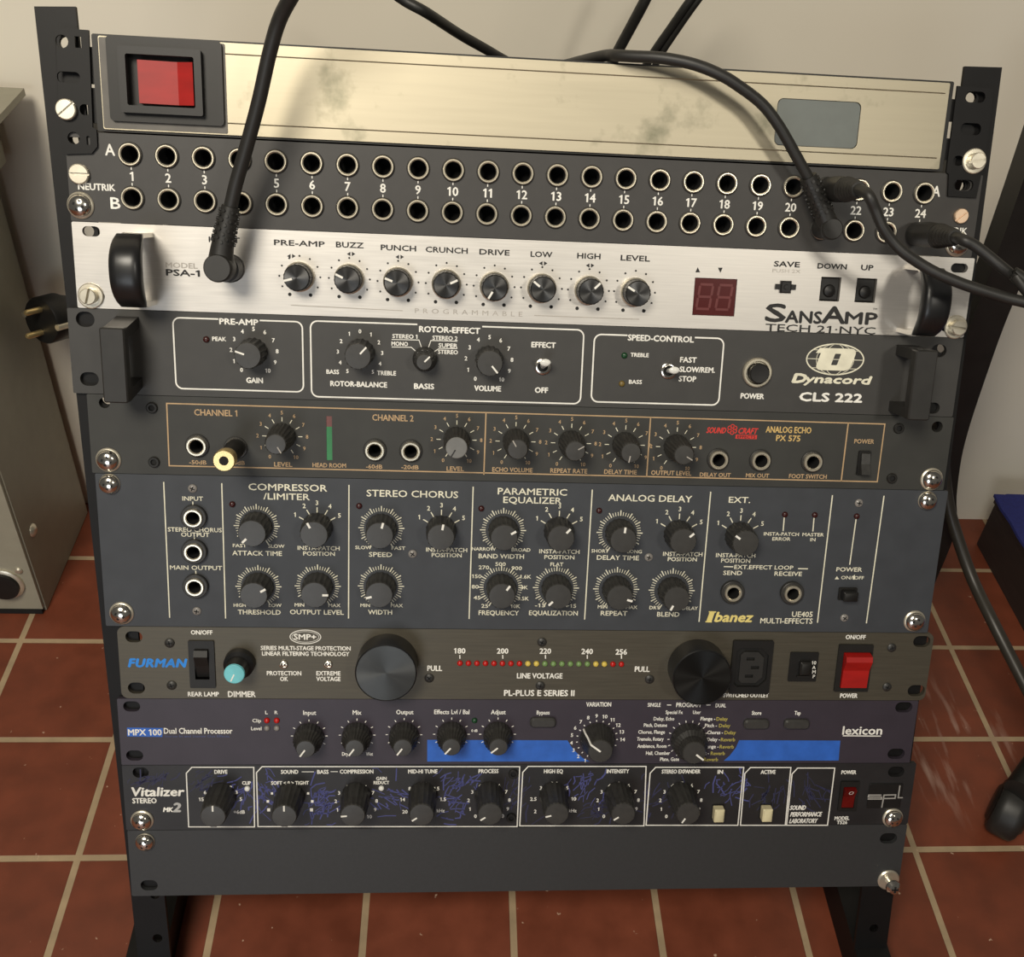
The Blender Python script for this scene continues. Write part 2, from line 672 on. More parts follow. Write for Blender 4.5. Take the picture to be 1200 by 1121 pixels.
# ---------------------------------------------------------------- one rack device
class Device:
    """ul, ur: left and right edge; st, sb: top and bottom, up the slope from the rack's bottom edge"""

    def __init__(self, name, label, cat, ul, ur, st, sb, group='devices screwed into the rack'):
        self.uc, self.sb = (ul + ur) / 2, sb
        self.x0, self.x1, self.h = ul - self.uc, ur - self.uc, st - sb
        self.root = thing(name, label, cat, from_uv(self.uc, sb), (-TH, 0, 0), group)
        self.prints = {}
        self.holes = []
        self.panel = None

    def at(self, px, py, w=0.0):
        u, s = rackuv(px, py, w)
        return u - self.uc, s - self.sb

    def k(self, px, py):
        a, b = self.at(px - 5, py), self.at(px + 5, py)
        c, d = self.at(px, py - 5), self.at(px, py + 5)
        return (b[0] - a[0]) / 10, (c[1] - d[1]) / 10

    def hole(self, px, py, r, n=18):
        x, z = self.at(px, py)
        self.holes.append(circ(x, z, r, n))
        return x, z

    def slot(self, px, py, wpx=19, hpx=11):
        x, z = self.at(px, py)
        kx, kz = self.k(px, py)
        a, b = wpx * kx / 2, hpx * kz / 2
        self.holes.append(rrect(x - a, x + a, z - b, z + b, b, 5))

    def window(self, px0, py0, px1, py1, r=0.0):
        a, b = self.at(px0, py1), self.at(px1, py0)
        self.holes.append(rrect(a[0], b[0], a[1], b[1], r))
        return a[0], a[1], b[0], b[1]          # x0, z0, x1, z1

    def face(self, material, bev=0.0, r=0.0008, depth=0.17, thick=0.003, lip=None):
        g = G()
        g.plate([rrect(self.x0, self.x1, 0.00015, self.h - 0.00015, r)] + self.holes, -thick, 0)
        self.panel = obj('front_panel', g, material, self.root, smooth=0)
        c = G()
        w0 = -thick - depth
        # chassis as an open box behind the panel, so that the openings look into a dark case
        x0, x1, z0, z1, t = -0.2205, 0.2160, 0.0014, self.h - 0.0014, 0.001
        x0 -= self.uc
        x1 -= self.uc
        c.block(x0, x1, z0, z1, w0, w0 + t)
        c.block(x0, x1, z0, z0 + t, w0 + t, -thick)
        c.block(x0, x1, z1 - t, z1, w0 + t, -thick)
        c.block(x0, x0 + t, z0 + t, z1 - t, w0 + t, -thick)
        c.block(x1 - t, x1, z0 + t, z1 - t, w0 + t, -thick)
        obj('chassis', c, 'black_steel', self.root, smooth=0)
        return self.panel

    # ---- print
    def pr(self, ink):
        return self.prints.setdefault(ink, G())

    def txt(self, s, px, py, hpx, wpx=None, ink='print_white', bold=0.03, shear=0.0, w=0.00008, spread=0.0):
        x, z = self.at(px, py)
        kx, kz = self.k(px, py)
        write(self.pr(ink), s, x, z, hpx * kz, wpx * kx if wpx else None, bold, shear, w, spread)

    def ln(self, pts, tpx, ink='print_white', closed=False, w=0.00008):
        kx, _ = self.k(*pts[0])
        self.pr(ink).line([self.at(*p) for p in pts], tpx * kx, w, closed)

    def rbox(self, px0, py0, px1, py1, rpx, tpx, ink='print_white', gap=None):
        """rounded printed frame; gap = (x0, x1) leaves room for its title in the top line"""
        kx, kz = self.k((px0 + px1) / 2, (py0 + py1) / 2)
        a, b = self.at(px0, py1), self.at(px1, py0)
        lp = rrect(a[0], b[0], a[1], b[1], rpx * kx, 5)
        if not gap:
            self.pr(ink).line(lp, tpx * kx, 0.00008, True)
            return
        gl, gr = self.at(gap[0], py0)[0], self.at(gap[1], py0)[0]
        i = max(range(len(lp)), key=lambda j: lp[j][1] * 1000 + lp[j][0])       # right end of the top line
        lp = lp[i + 1:] + lp[:i + 1]
        self.pr(ink).line([(gl, b[1])] + lp + [(gr, b[1])], tpx * kx, 0.00008)

    def poly(self, pts, ink, w=0.00006):
        self.pr(ink).flat([self.at(*p) for p in pts], w)

    def dots(self, px, py, rpx, a0, a1, n, dpx, ink='print_white', shape=6):
        x, z = self.at(px, py)
        kx, kz = self.k(px, py)
        for i in range(n):
            a = math.radians(a0 + (a1 - a0) * i / (n - 1))
            self.pr(ink).flat(circ(x + rpx * kx * math.sin(a), z + rpx * kx * math.cos(a), dpx * kx / 2, shape), 0.00008)

    def ticks(self, px, py, r0, r1, a0, a1, n, tpx, ink='print_white', major=0, r2=None):
        x, z = self.at(px, py)
        kx, kz = self.k(px, py)
        for i in range(n):
            a = math.radians(a0 + (a1 - a0) * i / (n - 1))
            s, c = math.sin(a), math.cos(a)
            big = major and i % major == 0
            e = r2 if (big and r2) else r1
            self.pr(ink).line([(x + r0 * kx * s, z + r0 * kx * c), (x + e * kx * s, z + e * kx * c)],
                              tpx * kx * (1.6 if big else 1), 0.00008)

    def nums(self, px, py, rpx, a0, a1, labels, hpx, ink='print_white', bold=0.03):
        x, z = self.at(px, py)
        kx, kz = self.k(px, py)
        n = len(labels)
        for i, s in enumerate(labels):
            if s == '':
                continue
            a = math.radians(a0 + (a1 - a0) * i / (n - 1))
            write(self.pr(ink), s, x + rpx * kx * math.sin(a), z + rpx * kx * math.cos(a), hpx * kz, None, bold)

    # ---- hardware
    def knob(self, px, py, kind, ang, name='knob'):
        x, z = self.at(px, py)
        body, parts = kind
        o = put(name, body, self.root, (x, 0, z), ang)
        for nm, me in parts:
            put(nm, me, o)
        return o

    def jack(self, px, py, me, r=0.0045):
        x, z = self.hole(px, py, r)
        return put('jack_socket', me, self.root, (x, 0, z))

    def part(self, name, me, px, py, roll=0, w=0.0):
        x, z = self.at(px, py)
        return put(name, me, self.root, (x, -w, z), roll)

    def finish(self):
        names = {'print_white': 'white_lettering', 'print_cream': 'cream_lettering', 'print_black': 'black_lettering',
                 'print_tan': 'tan_lettering', 'print_grey': 'grey_lettering'}
        for ink, g in self.prints.items():
            ink, _, own = ink.partition('#')
            nm = own.strip('_') or ('blue_strokes' if 'stroke' in ink else None) or names.get(ink, ink.replace('print_', '') + '_print')
            put(nm, g.mesh(nm, [ink], smooth=0, recalc=False), self.panel)


def rect_px(d, px0, py0, px1, py1, w=0.0):
    a, b = d.at(px0, py1, w), d.at(px1, py0, w)
    return a[0], a[1], b[0], b[1]          # x0, z0, x1, z1


# ---------------------------------------------------------------- shared hardware meshes
def jack_mesh(ro, rm, rb, h, mats, base=None):
    g = G()
    prof, ms = [], []
    if base:                       # dark washer or nut under the bushing
        prof += [(base[0], 0.0), (base[0], base[1] - 0.0003), (base[0] - 0.0004, base[1]), (ro, base[1])]
        ms += [2, 2, 2]
        prof += [(ro, h - 0.0003), (ro - 0.0003, h)]
        ms += [0, 0]
    else:
        prof += [(ro, 0.0), (ro, h - 0.0004), (ro - 0.0004, h)]
        ms += [0, 0]
    prof += [(rm, h), (rb, h - 0.0006), (rb, -0.003), (rb * 0.98, -0.014)]
    ms += [0, 0, 1, 1]
    g.lathe(prof, n=28, mats=ms, cap0=False)
    return g.mesh('jack_socket', mats, 35)


JACK_PATCH = jack_mesh(0.0055, 0.0048, 0.0042, 0.0022, ['nickel', 'black_gap', 'knob_black'], (0.0061, 0.0007))
JACK_ECHO = jack_mesh(0.0053, 0.0042, 0.0036, 0.0035, ['nickel', 'black_gap', 'knob_black'], (0.0064, 0.0012))
JACK_SLATE = jack_mesh(0.0051, 0.0040, 0.0035, 0.0045, ['nickel', 'black_gap', 'knob_black'], (0.0070, 0.0028))
JACK_BIG = jack_mesh(0.0074, 0.0052, 0.0040, 0.0030, ['knob_black', 'black_gap', 'knob_black'])


def knob_kind(rb, rt, h, nflute=18, depth=0.0003, face='knob_face', body='knob_black', skirt=None, ring=None,
              pointer=(0.35, 0.95), pw=0.0009, pmat='print_white', cap=None, taper=None, side_pointer=False):
    """a round knob with a fluted side; its mark points straight up at roll 0"""
    g = G()
    prof, ms, fr = [], [], []

    def add(r, w, m, fl=False):
        if prof:
            ms.append(m)
        prof.append((r, w))
        if fl:
            fr.append(len(prof) - 1)
    mats = [body, face, ring or body]
    w = 0.0004
    if ring:
        add(rb + 0.0007, 0.0004, 2)
        add(rb + 0.0007, 0.0026, 2)
        add(rb, 0.0030, 2)
        w = 0.0030
    if skirt:
        add(skirt[0], 0.0004, 0)
        add(skirt[0], skirt[1] * 0.6, 0)
        add(rb, skirt[1], 0)
        w = skirt[1]
    add(rb, w + 0.0001, 0, True)
    if taper:
        for f, rr in taper:
            add(rr, w + (h - w) * f, 0, True)
    add(rt, h - 0.0008, 0, True)
    add(rt - 0.0007, h, 1)
    add(rt * 0.55, h + 0.0001, 1)
    g.lathe(prof, n=nflute * 4 if nflute else 36, mats=ms, flute=nflute, depth=depth, frows=fr)
    me = g.mesh('knob', mats, 32)
    parts = []
    if cap:
        c = G()
        c.lathe([(cap[1], h - 0.0001), (cap[1], h + 0.0005), (cap[1] - 0.0004, h + 0.0008)], n=32)
        parts.append(('knob_cap', c.mesh('knob_cap', [cap[0]], 35)))
    if pointer:
        q = G()
        top = h + (0.00095 if cap else 0.00025)
        q.block(-pw / 2, pw / 2, rt * pointer[0], rt * pointer[1], h - 0.0003, top)
        if side_pointer:           # the white line runs on down the cone to its foot
            a = [(rt - 0.0002, h - 0.0002)] + [(rr, w + (h - w) * f) for f, rr in reversed(taper)] + [(rb, w + 0.0002)]
            for (r0, w0), (r1, w1) in zip(a, a[1:]):
                q.loft([[(-pw / 2, w0, r0 - 0.0004), (pw / 2, w0, r0 - 0.0004), (pw / 2, w0, r0 + 0.0003), (-pw / 2, w0, r0 + 0.0003)],
                        [(-pw / 2, w1, r1 - 0.0004), (pw / 2, w1, r1 - 0.0004), (pw / 2, w1, r1 + 0.0003), (-pw / 2, w1, r1 + 0.0003)]])
        parts.append(('pointer', q.mesh('pointer', [pmat], 0)))
    return me, parts


def dome_screw(r, washer, mats=('chrome', 'black_gap', 'zinc'), wob=0.0):
    """cross-head dome screw on a cupped washer"""
    g = G()
    prof = [(r, 0.0012)] + [(r * math.cos(t), 0.0016 + r * 0.55 * math.sin(t)) for t in [i * math.pi / 2 / 7 for i in range(7)]]
    prof.append((0.0002, 0.0016 + r * 0.55))
    g.lathe(prof, n=28)
    top = 0.0016 + r * 0.55
    s = r * 0.48
    for a, b in ((s, r * 0.12), (r * 0.12, s)):
        g.loft([[(-a, top - 0.0014, -b), (a, top - 0.0014, -b), (a, top - 0.0014, b), (-a, top - 0.0014, b)],
                [(-a, top - r * 0.03, -b), (a, top - r * 0.03, -b), (a, top - r * 0.03, b), (-a, top - r * 0.03, b)]], 1)
    me = g.mesh('rack_screw', [mats[0], mats[1]], 40)
    parts = []
    if washer:
        q = G()
        q.lathe([(washer, 0.0001), (washer, 0.0007), (washer - 0.0006, 0.0013), (r * 0.9, 0.0016)], n=32)
        parts.append(('washer', q.mesh('washer', [mats[2]], 35)))
    return me, parts


def slotted_screw(r, h, gap, m, washer=None):
    g = G()
    g.lathe([(r, 0.0002), (r, h * 0.55)], n=28)
    for sgn in (1, -1):
        a0 = math.asin(gap / 2 / r)
        arc = [(r * math.cos(t), sgn * r * math.sin(t)) for t in [a0 + (math.pi - 2 * a0) * i / 12 for i in range(13)]]
        rim = [(x * 0.9, z * 0.9 if abs(z) > gap else sgn * gap / 2) for x, z in arc]
        g.loft([[(x, h * 0.55, z) for x, z in arc], [(x, h - 0.0004, z) for x, z in arc], [(x, h, z) for x, z in rim]])
    me = g.mesh('rack_screw', [m], 35)
    parts = []
    if washer:
        q = G()
        q.lathe([(washer, 0.0001), (washer, 0.0009), (washer - 0.0005, 0.0013), (r * 0.8, 0.0014)], n=32)
        parts.append(('washer', q.mesh('washer', ['zinc'], 35)))
    return me, parts


def small_screw(r, m='knob_black'):
    g = G()
    g.lathe([(r, 0.0001), (r, 0.0006), (r * 0.7, 0.0013), (r * 0.3, 0.0015)], n=20)
    for a, b in ((r * 0.55, r * 0.13), (r * 0.13, r * 0.55)):
        g.loft([[(-a, w, -b), (a, w, -b), (a, w, b), (-a, w, b)] for w in (0.0010, 0.00155)], 1)
    return g.mesh('panel_screw', [m, 'black_gap'], 35)


def socket_bolt(r, m='dark_frame'):
    g = G()
    g.lathe([(r, 0.0001), (r, 0.0012), (r - 0.0004, 0.0016), (r * 0.55, 0.0016), (r * 0.5, 0.0004)], n=22, mats=[0, 0, 0, 1])
    return g.mesh('panel_screw', [m, 'black_gap'], 35)


SCREW_DOME = dome_screw(0.0058, 0.0067)
SCREW_DOME_BARE = dome_screw(0.0054, 0.0056)
SCREW_SLOT = slotted_screw(0.0050, 0.0028, 0.0012, 'zinc')
SCREW_SLOT_BIG = slotted_screw(0.0042, 0.0060, 0.0013, 'zinc', 0.0066)
SCREW_SLOT_COPPER = slotted_screw(0.0040, 0.0022, 0.0009, 'copper_screw')
SCREW_SMALL = small_screw(0.0028)
SCREW_TINY_GREY = small_screw(0.0024, 'led_grey')
BOLT = socket_bolt(0.0030)


def led_mesh(r, h, m):
    g = G()
    g.lathe([(r, -0.0005), (r, h * 0.4), (r * 0.85, h * 0.75), (r * 0.45, h)], n=16)
    return g.mesh('indicator_led', [m], 60)


LED = {k: led_mesh(0.0017, 0.0016, k) for k in ('led_red', 'led_yellow', 'led_green', 'led_maroon', 'led_deep_green',
                                                'led_amber', 'led_grey', 'led_clear')}


def screw(d, kind, px, py, roll=0, w=0.0):
    me, parts = kind
    o = d.part('rack_screw', me, px, py, roll, w)
    for nm, m in parts:
        put(nm, m, o)
    return o

# ================================================================ the setting
WX0, WX1, WZ1 = -1.6, 1.8, 1.5
g = G().box(WX0, WX1, -1.6, WALL_Y, FLOOR_Z - 0.02, FLOOR_Z)
o = obj('floor', g, 'terracotta_tiles', smooth=0)
o['kind'] = 'structure'
g = G().box(WX0, WX1, WALL_Y, WALL_Y + 0.05, FLOOR_Z - 0.02, WZ1)
o = obj('wall_back', g, 'wall_paint', smooth=0)
o['kind'] = 'structure'

# ================================================================ rack stand
stand = thing('rack_stand', 'black steel rack stand leaning back on the tiled floor, holding all the devices', 'rack stand',
              (0, 0, FLOOR_Z))
FOOT = FLOOR_Z / CT                       # where the slope meets the floor
RAIL_W = -0.0032
for side in (-1, 1):
    g = G()
    if side < 0:
        top = [(-0.2575, 0.5010), (-0.2378, 0.5020)]
        bot = [(-0.2190, FOOT + 0.012), (-0.2390, FOOT + 0.012)]
        outline = [bot[1], bot[0], top[1], top[0]]
        hp = [(74, 49), (88, 162), (101, 271), (123, 469), (180, 1052), (183, 1103)]
    else:
        top = [(0.2180, 0.4980), (0.2385, 0.4985)]
        bot = [(0.2465, FOOT + 0.012), (0.2245, FOOT + 0.012)]
        outline = [bot[1], bot[0], top[1], top[0]]
        hp = [(1141, 114), (1128, 217), (1107, 408), (1026, 1091), (1097, 500)]
    holes = [circ(*rackuv(px, py), 0.0030, 14) for px, py in hp]
    g.plate([outline] + holes, RAIL_W - 0.0025, RAIL_W)
    # side flange running back from the outer edge
    (xb, zb), (xt, zt) = (outline[0], outline[3]) if side < 0 else (outline[1], outline[2])
    t = 0.0025 * (1 if side < 0 else -1)
    g.loft([[(xb, w, zb), (xb + t, w, zb), (xt + t, w, zt), (xt, w, zt)] for w in (RAIL_W - 0.017, RAIL_W - 0.0025)])
    o = obj('upright_rail', g, 'black_steel', stand, smooth=0, loc=(0, 0, -FLOOR_Z))
    o.rotation_euler = (-TH, 0, 0)          # the leaning rails lie in the plane of the panels
for side in (-1, 1):
    x0, x1 = (-0.2480, -0.2245) if side < 0 else (0.2245, 0.2475)
    g = G().box(x0, x1, -0.075, 0.30, 0.0, 0.026)
    obj('foot', g, 'black_steel', stand, smooth=0)
    x0, x1 = (-0.2520, -0.2330) if side < 0 else (0.2225, 0.2415)
    g = G().box(x0, x1, 0.262, 0.282, 0.0265, 0.46)
    obj('rear_strut', g, 'black_steel', stand, smooth=0)
    g = G().box(x0, x1, 0.222, 0.2615, 0.438, 0.458)
    obj('strut_bridge', g, 'black_steel', stand, smooth=0)
g = G().box(-0.2245, 0.2245, 0.264, 0.280, 0.03, 0.06)
obj('cross_bar', g, 'black_steel', stand, smooth=0)

# ================================================================ seams between the devices


def seam(l, r):
    return (rackuv(*l)[1] + rackuv(*r)[1]) / 2


def uleft(*pts):
    return sum(rackuv(*p)[0] for p in pts) / len(pts)


S1 = seam((80, 155), (1150, 203))
S2 = seam((83.3, 258.3), (1142, 303))
S3 = seam((91.7, 360.5), (1129, 396))
S4 = seam((95, 461), (1117, 488.5))
S5 = seam((114, 555), (1105.7, 574))
S7 = seam((122, 734), (1092, 741))
S8 = seam((137, 820), (1086, 819))
S9 = seam((142, 896), (1075, 894))
S10 = seam((148, 971), (1062, 967))
S11 = seam((156, 1049), (1053, 1039))

# ================================================================ 1 power strip with a brushed front
d = Device('power_strip', 'power strip with long smudged steel front and big red rocker switch', 'power strip',
           uleft((117, 37), (120, 148)), uleft((1114, 102), (1097, 201)), seam((112, 37), (1115, 102)), seam((115, 148), (1098, 201)))
PS_TOP = d.sb + d.h
sw = rect_px(d, 147, 61, 239, 133)
lw = rect_px(d, 906, 120, 1009, 170)
d.holes.append(rrect(sw[0], sw[2], sw[1], sw[3], 0.001))
d.holes.append(rrect(lw[0], lw[2], lw[1], lw[3], 0.003))
g = G().plate([rrect(d.x0, d.x1, 0, d.h, 0.0008)] + d.holes, -0.0015, 0.0008)
d.panel = obj('front_panel', g, 'smudged_plate', d.root, smooth=0)
g = G()                                     # two thin ridges pressed along the plate
for fz in (0.13, 0.88):
    g.block(d.x0 + 0.06, d.x1 - 0.002, d.h * fz - 0.0003, d.h * fz + 0.0003, 0.0004, 0.0012, 0, 0.0003)
obj('pressed_ridge', g, 'steel_plate', d.panel)
g = G().block(d.x0 - 0.0034, d.x1 + 0.0026, -0.0010, d.h + 0.0010, -0.12, -0.0004, 0.001)
obj('housing', g, 'dark_frame', d.root, smooth=0)
g = G().block(lw[0] + 0.0003, lw[2] - 0.0003, lw[1] + 0.0003, lw[3] - 0.0003, -0.0012, 0.0006, 0.003)
obj('tinted_window', g, 'window_tint', d.root)
a = rect_px(d, 117, 37, 261, 147)
g = G().plate([rrect(d.x0 + .0004, a[2] + .001, .0006, d.h - .0006, .0008), rrect(sw[0], sw[2], sw[1], sw[3], 0.001)], 0.00085, 0.0012)
obj('switch_mount', g, 'switch_grey', d.root, smooth=0)
# rocker switch: flange, raised collar, rocker
a = rect_px(d, 132, 50, 261, 142)
g = G().plate([rrect(a[0], a[2], a[1], a[3], 0.002), rrect(sw[0] + .003, sw[2] - .003, sw[1] + .003, sw[3] - .003, 0.001)], 0.00125, 0.0034)
sf = obj('switch_frame', g, 'dark_frame', d.root, smooth=0)
g = G().plate([rrect(sw[0], sw[2], sw[1], sw[3], 0.001), rrect(sw[0] + .0035, sw[2] - .0035, sw[1] + .0035, sw[3] - .0035, 0.001)], 0.0034, 0.0075)
obj('collar', g, 'plastic_black', sf, smooth=0)
b = rect_px(d, 167, 75, 229, 122)
g = G()
xm = b[0] + (b[2] - b[0]) * 0.70
g.loft([[(b[0], -0.001, z), (xm, -0.001, z), (b[2], -0.001, z), (b[2], 0.0064, z), (xm, 0.0034, z), (b[0], 0.0052, z)] for z in (b[1], b[3])])
obj('rocker', g, 'red_lens', sf, smooth=0)
# ears
for pts, tabs, slots, bolt in (
        ([(66, 33), (105.5, 36), (110, 149.5), (114.5, 152), (115.5, 172), (109, 180), (78, 181), (70, 120)],
         [(106, 55, 112, 98), (108.5, 103, 113.5, 144)],
         [(82, 91, 27, 13), (101, 129, 12, 13), (105, 165, 4, 11)], (80.5, 129)),
        ([(1120, 101), (1163, 104), (1155, 170), (1150, 203), (1148, 204), (1142, 232), (1109, 230), (1110, 204), (1107, 202)],
         [(1111, 116, 1120, 142), (1106, 162, 1114, 187)],
         [(1141, 114, 23, 13), (1135.5, 151.5, 24, 14), (1121, 188.5, 12, 12), (1127, 217, 23, 13)], (1139, 189))):
    g = G()
    hl = []
    for px, py, wp, hp in slots:
        x, z = d.at(px, py)
        kx, kz = d.k(px, py)
        hl.append(rrect(x - wp * kx / 2, x + wp * kx / 2, z - hp * kz / 2, z + hp * kz / 2, min(wp * kx, hp * kz) / 2.2, 4))
    lp = [d.at(*p) for p in pts]
    hx, hz = d.at(74, 49)
    if pts[0][0] < 600:
        hl.append(circ(hx, hz, 0.0031, 14))
        hx, hz = d.at(93, 50)
        hl.append(rrect(hx - .0015, hx + .0015, hz - .0026, hz + .0026))
        hx, hz = d.at(88, 162)
        hl.append(circ(hx, hz, 0.0030, 14))
    g.plate([lp[::-1]] + hl, 0.0004, 0.0018)
    ear = obj('mounting_ear', g, 'black_steel', d.root, smooth=0)
    g = G()
    for x0, y0, x1, y1 in tabs:
        r = rect_px(d, x0, y0, x1, y1)
        g.block(r[0] - 0.002, r[2] + 0.002, r[1], r[3], -0.0028, -0.0006)
    obj('hinge_tab', g, 'black_steel', ear, smooth=0)
    screw(d, SCREW_SLOT if bolt[0] < 600 else SCREW_SLOT_BIG, *bolt, roll=-40 if bolt[0] < 600 else -12, w=0.0018)
d.finish()

# ================================================================ 2 jack patchbay
d = Device('jack_patchbay', 'dark grey patch bay with two long rows of numbered jack sockets', 'patch bay',
           uleft((78, 185), (83, 250)), uleft((1149, 215), (1141, 290)), S1, S2)
A0, A1 = rackuv(153, 181), rackuv(1082, 226.3)
B0, B1 = rackuv(156, 232), rackuv(1075, 273.5)
for i in range(24):
    t = i / 23
    for p, q in ((A0, A1), (B0, B1)):
        u, s = p[0] + (q[0] - p[0]) * t - d.uc, p[1] + (q[1] - p[1]) * t - d.sb
        d.holes.append(circ(u, s, 0.0048, 16))
        put('jack_socket', JACK_PATCH, d.root, (u, 0, s))
    ua, sa = A0[0] + (A1[0] - A0[0]) * t - d.uc, A0[1] + (A1[1] - A0[1]) * t - d.sb
    ub, sb = B0[0] + (B1[0] - B0[0]) * t - d.uc, B0[1] + (B1[1] - B0[1]) * t - d.sb
    cu, cs, hh = (ua + ub) / 2, (sa + sb) / 2, (sa - sb) / 2
    write(d.pr('print_white'), str(i + 1), cu, cs, 0.0043, None, 0.035)
    for sg in (1, -1):
        d.pr('print_white').line([(cu, cs + sg * 0.0032), (cu, cs + sg * 0.0046)], 0.0005, 0.00008)
d.slot(88, 167, 20, 13)
d.slot(1127, 217, 20, 12)
d.face('patch_panel')
d.txt('A', 129, 175.5, 13, 11)
d.txt('B', 135.5, 238, 13, 11)
d.txt('A', 1097, 224, 12, 9)
d.txt('B', 1093, 272, 12, 9)
d.txt('NEUTRIK', 113.5, 219, 7.5, 43, bold=0.05)
d.txt('NEUTRIK', 1113, 270, 7.5, 40)
screw(d, SCREW_SLOT, 94, 204, 0)
screw(d, SCREW_DOME, 95, 240.5, 20)
screw(d, SCREW_SLOT_COPPER, 1125, 253, -40)
screw(d, SCREW_DOME, 1121, 286, 10)
d.finish()

# ================================================================ 3 silver preamp
d = Device('guitar_preamp', 'silver brushed preamp with eight small chrome-ringed knobs and rounded black handles', 'preamp',
           uleft((83.3, 258.3), (91.7, 360)), uleft((1142, 303), (1129, 396)), S2, S3)
d.slot(107, 271, 21, 12)
d.slot(113, 347, 20, 13)
d.slot(1124, 314, 20, 11)
d.slot(1112, 383, 20, 11)
disp = d.window(811, 327, 864, 369)
bd = d.window(959.5, 325, 986, 352.5)
bu = d.window(1001, 326.5, 1028, 354)
led = d.window(914, 330, 926, 342)
d.hole(270.5, 314, 0.0052)
KP = knob_kind(0.0071, 0.0069, 0.0125, 20, 0.0002, 'spun_face', 'knob_black', ring='nickel', pointer=(0.35, 0.95), pw=0.0011)
for px, py, ang, lab, lx, ly, lw_, mk in (
        (351.5, 324, -105, 'PRE-AMP', 351, 285, 59, 'l'), (409.5, 326.5, -65, 'BUZZ', 410, 287, 32, 'c'),
        (466.5, 330, -70, 'PUNCH', 467, 290.5, 41, 'c'), (523, 332.5, 65, 'CRUNCH', 523.5, 293, 49, ''),
        (579, 335.5, -150, 'DRIVE', 579.5, 295.5, 35, ''), (634.5, 337.5, -52, 'LOW', 634.5, 298, 25, 'c'),
        (689.5, 340, 45, 'HIGH', 690, 300, 27, 'c'), (743.5, 342, -60, 'LEVEL', 744.5, 302.5, 34, '')):
    d.knob(px, py, KP, ang)
    d.dots(px, py, 24, -150, 150, 11, 2.6, 'print_black')
    d.dots(px, py, 24.5, -150, 150, 2, 4.4, 'print_black', 8)
    d.txt(lab, lx, ly, 6.2, lw_, 'print_black', 0.05)
    if mk:
        cx, cy = px - (12 if mk == 'l' else 0) + 2, py - 29 + (5 if mk == 'l' else 0)
        for s in (-1, 1):
            d.poly([(cx + s * 5, cy), (cx + s * 0.8, cy - 2.6), (cx + s * 0.8, cy + 2.6)], 'print_black')
d.txt('MODEL', 213, 311, 6, 37, 'print_grey')
d.txt('PSA-1', 214.5, 319.7, 7, 39, 'print_black', 0.07)
d.txt('INPUT', 263, 281, 6.2, 36, 'print_black', 0.05)
d.txt('PROGRAMMABLE', 549.5, 366, 5.5, 126, 'print_grey', 0.0, spread=0.35)
d.ln([(341, 357.5), (472, 364)], 0.9, 'print_grey')
d.ln([(626, 369.5), (749, 374)], 0.9, 'print_grey')
for cx, cy, s in ((817.5, 316, -1), (844, 316.5, 1)):
    d.poly([(cx, cy + 3.2 * s), (cx - 2.8, cy - 3 * s), (cx + 2.8, cy - 3 * s)], 'print_black')
d.txt('SAVE', 922, 309.5, 6, 30, 'print_black', 0.06)
d.txt('PUSH 2X', 921.5, 317.5, 4, 33, 'print_grey', 0.0)
d.txt('DOWN', 975, 312, 6, 34, 'print_black', 0.06)
d.txt('UP', 1016, 313.5, 6, 14, 'print_black', 0.06)
d.txt('S', 909, 366.5, 20, 23, 'print_black', 0.055)
d.txt('ANS', 941.5, 371.5, 13.5, 42, 'print_black', 0.06)
d.txt('A', 977, 369, 19, 27, 'print_black', 0.055)
d.txt('MP', 1009, 373, 13.5, 37, 'print_black', 0.06)
d.txt('TM', 1025, 362, 2.2, 5, 'print_black')
d.txt('TECH 21·NYC', 961.5, 385.5, 8, 129, 'print_black', 0.03)
d.face('brushed_alu')
g = G().block(disp[0] + .0002, disp[2] - .0002, disp[1] + .0002, disp[3] - .0002, -0.003, -0.0008)
dp = obj('digit_display', g, 'display_red', d.root, smooth=0)
g = G()
for cx in (0.27, 0.73):
    x = disp[0] + (disp[2] - disp[0]) * cx
    z = (disp[1] + disp[3]) / 2
    a, b = 0.0036, 0.0066
    for p, q in (((-a, b), (a, b)), ((-a, 0), (a, 0)), ((-a, -b), (a, -b)), ((-a, .0008), (-a, b - .0008)), ((a, .0008), (a, b - .0008)),
                 ((-a, -.0008), (-a, -b + .0008)), ((a, -.0008), (a, -b + .0008))):
        sk = 0.10
        g.line([(x + p[0] + p[1] * sk, z + p[1]), (x + q[0] + q[1] * sk, z + q[1])], 0.0013, -0.00072)
put('digit_segments', g.mesh('digit_segments', ['segment_red'], 0, False), dp)
for w_ in (bd, bu):
    g = G().block(w_[0] + .0003, w_[2] - .0003, w_[1] + .0003, w_[3] - .0003, -0.006, -0.0016, 0, 0.0006)
    g.lathe([(0.0036, -0.0017), (0.0030, -0.0003), (0.0015, 0.0003), (0.0004, 0.0005)], (w_[0] + w_[2]) / 2, (w_[1] + w_[3]) / 2 - 0.001, 20)
    obj('push_button', g, 'plastic_black', d.root)
g = G().block(led[0] - .0032, led[2] + .0032, led[1] + .0014, led[3] - .0014, 0.0001, 0.0010)
g.block(led[0] - .0004, led[2] + .0004, led[1] - .0004, led[3] + .0004, -0.002, 0.0020, 0, 0.0006)
g.loft([[((led[0] + led[2]) / 2 + r * math.sin(t), w, (led[1] + led[3]) / 2 + r * math.cos(t)) for t in [i * math.pi / 4 for i in range(8)]]
        for r, w in ((0.0016, 0.0018), (0.0013, 0.0026))])
obj('save_button', g, 'plastic_black', d.root)
d.part('jack_socket', JACK_BIG, 270.5, 314)
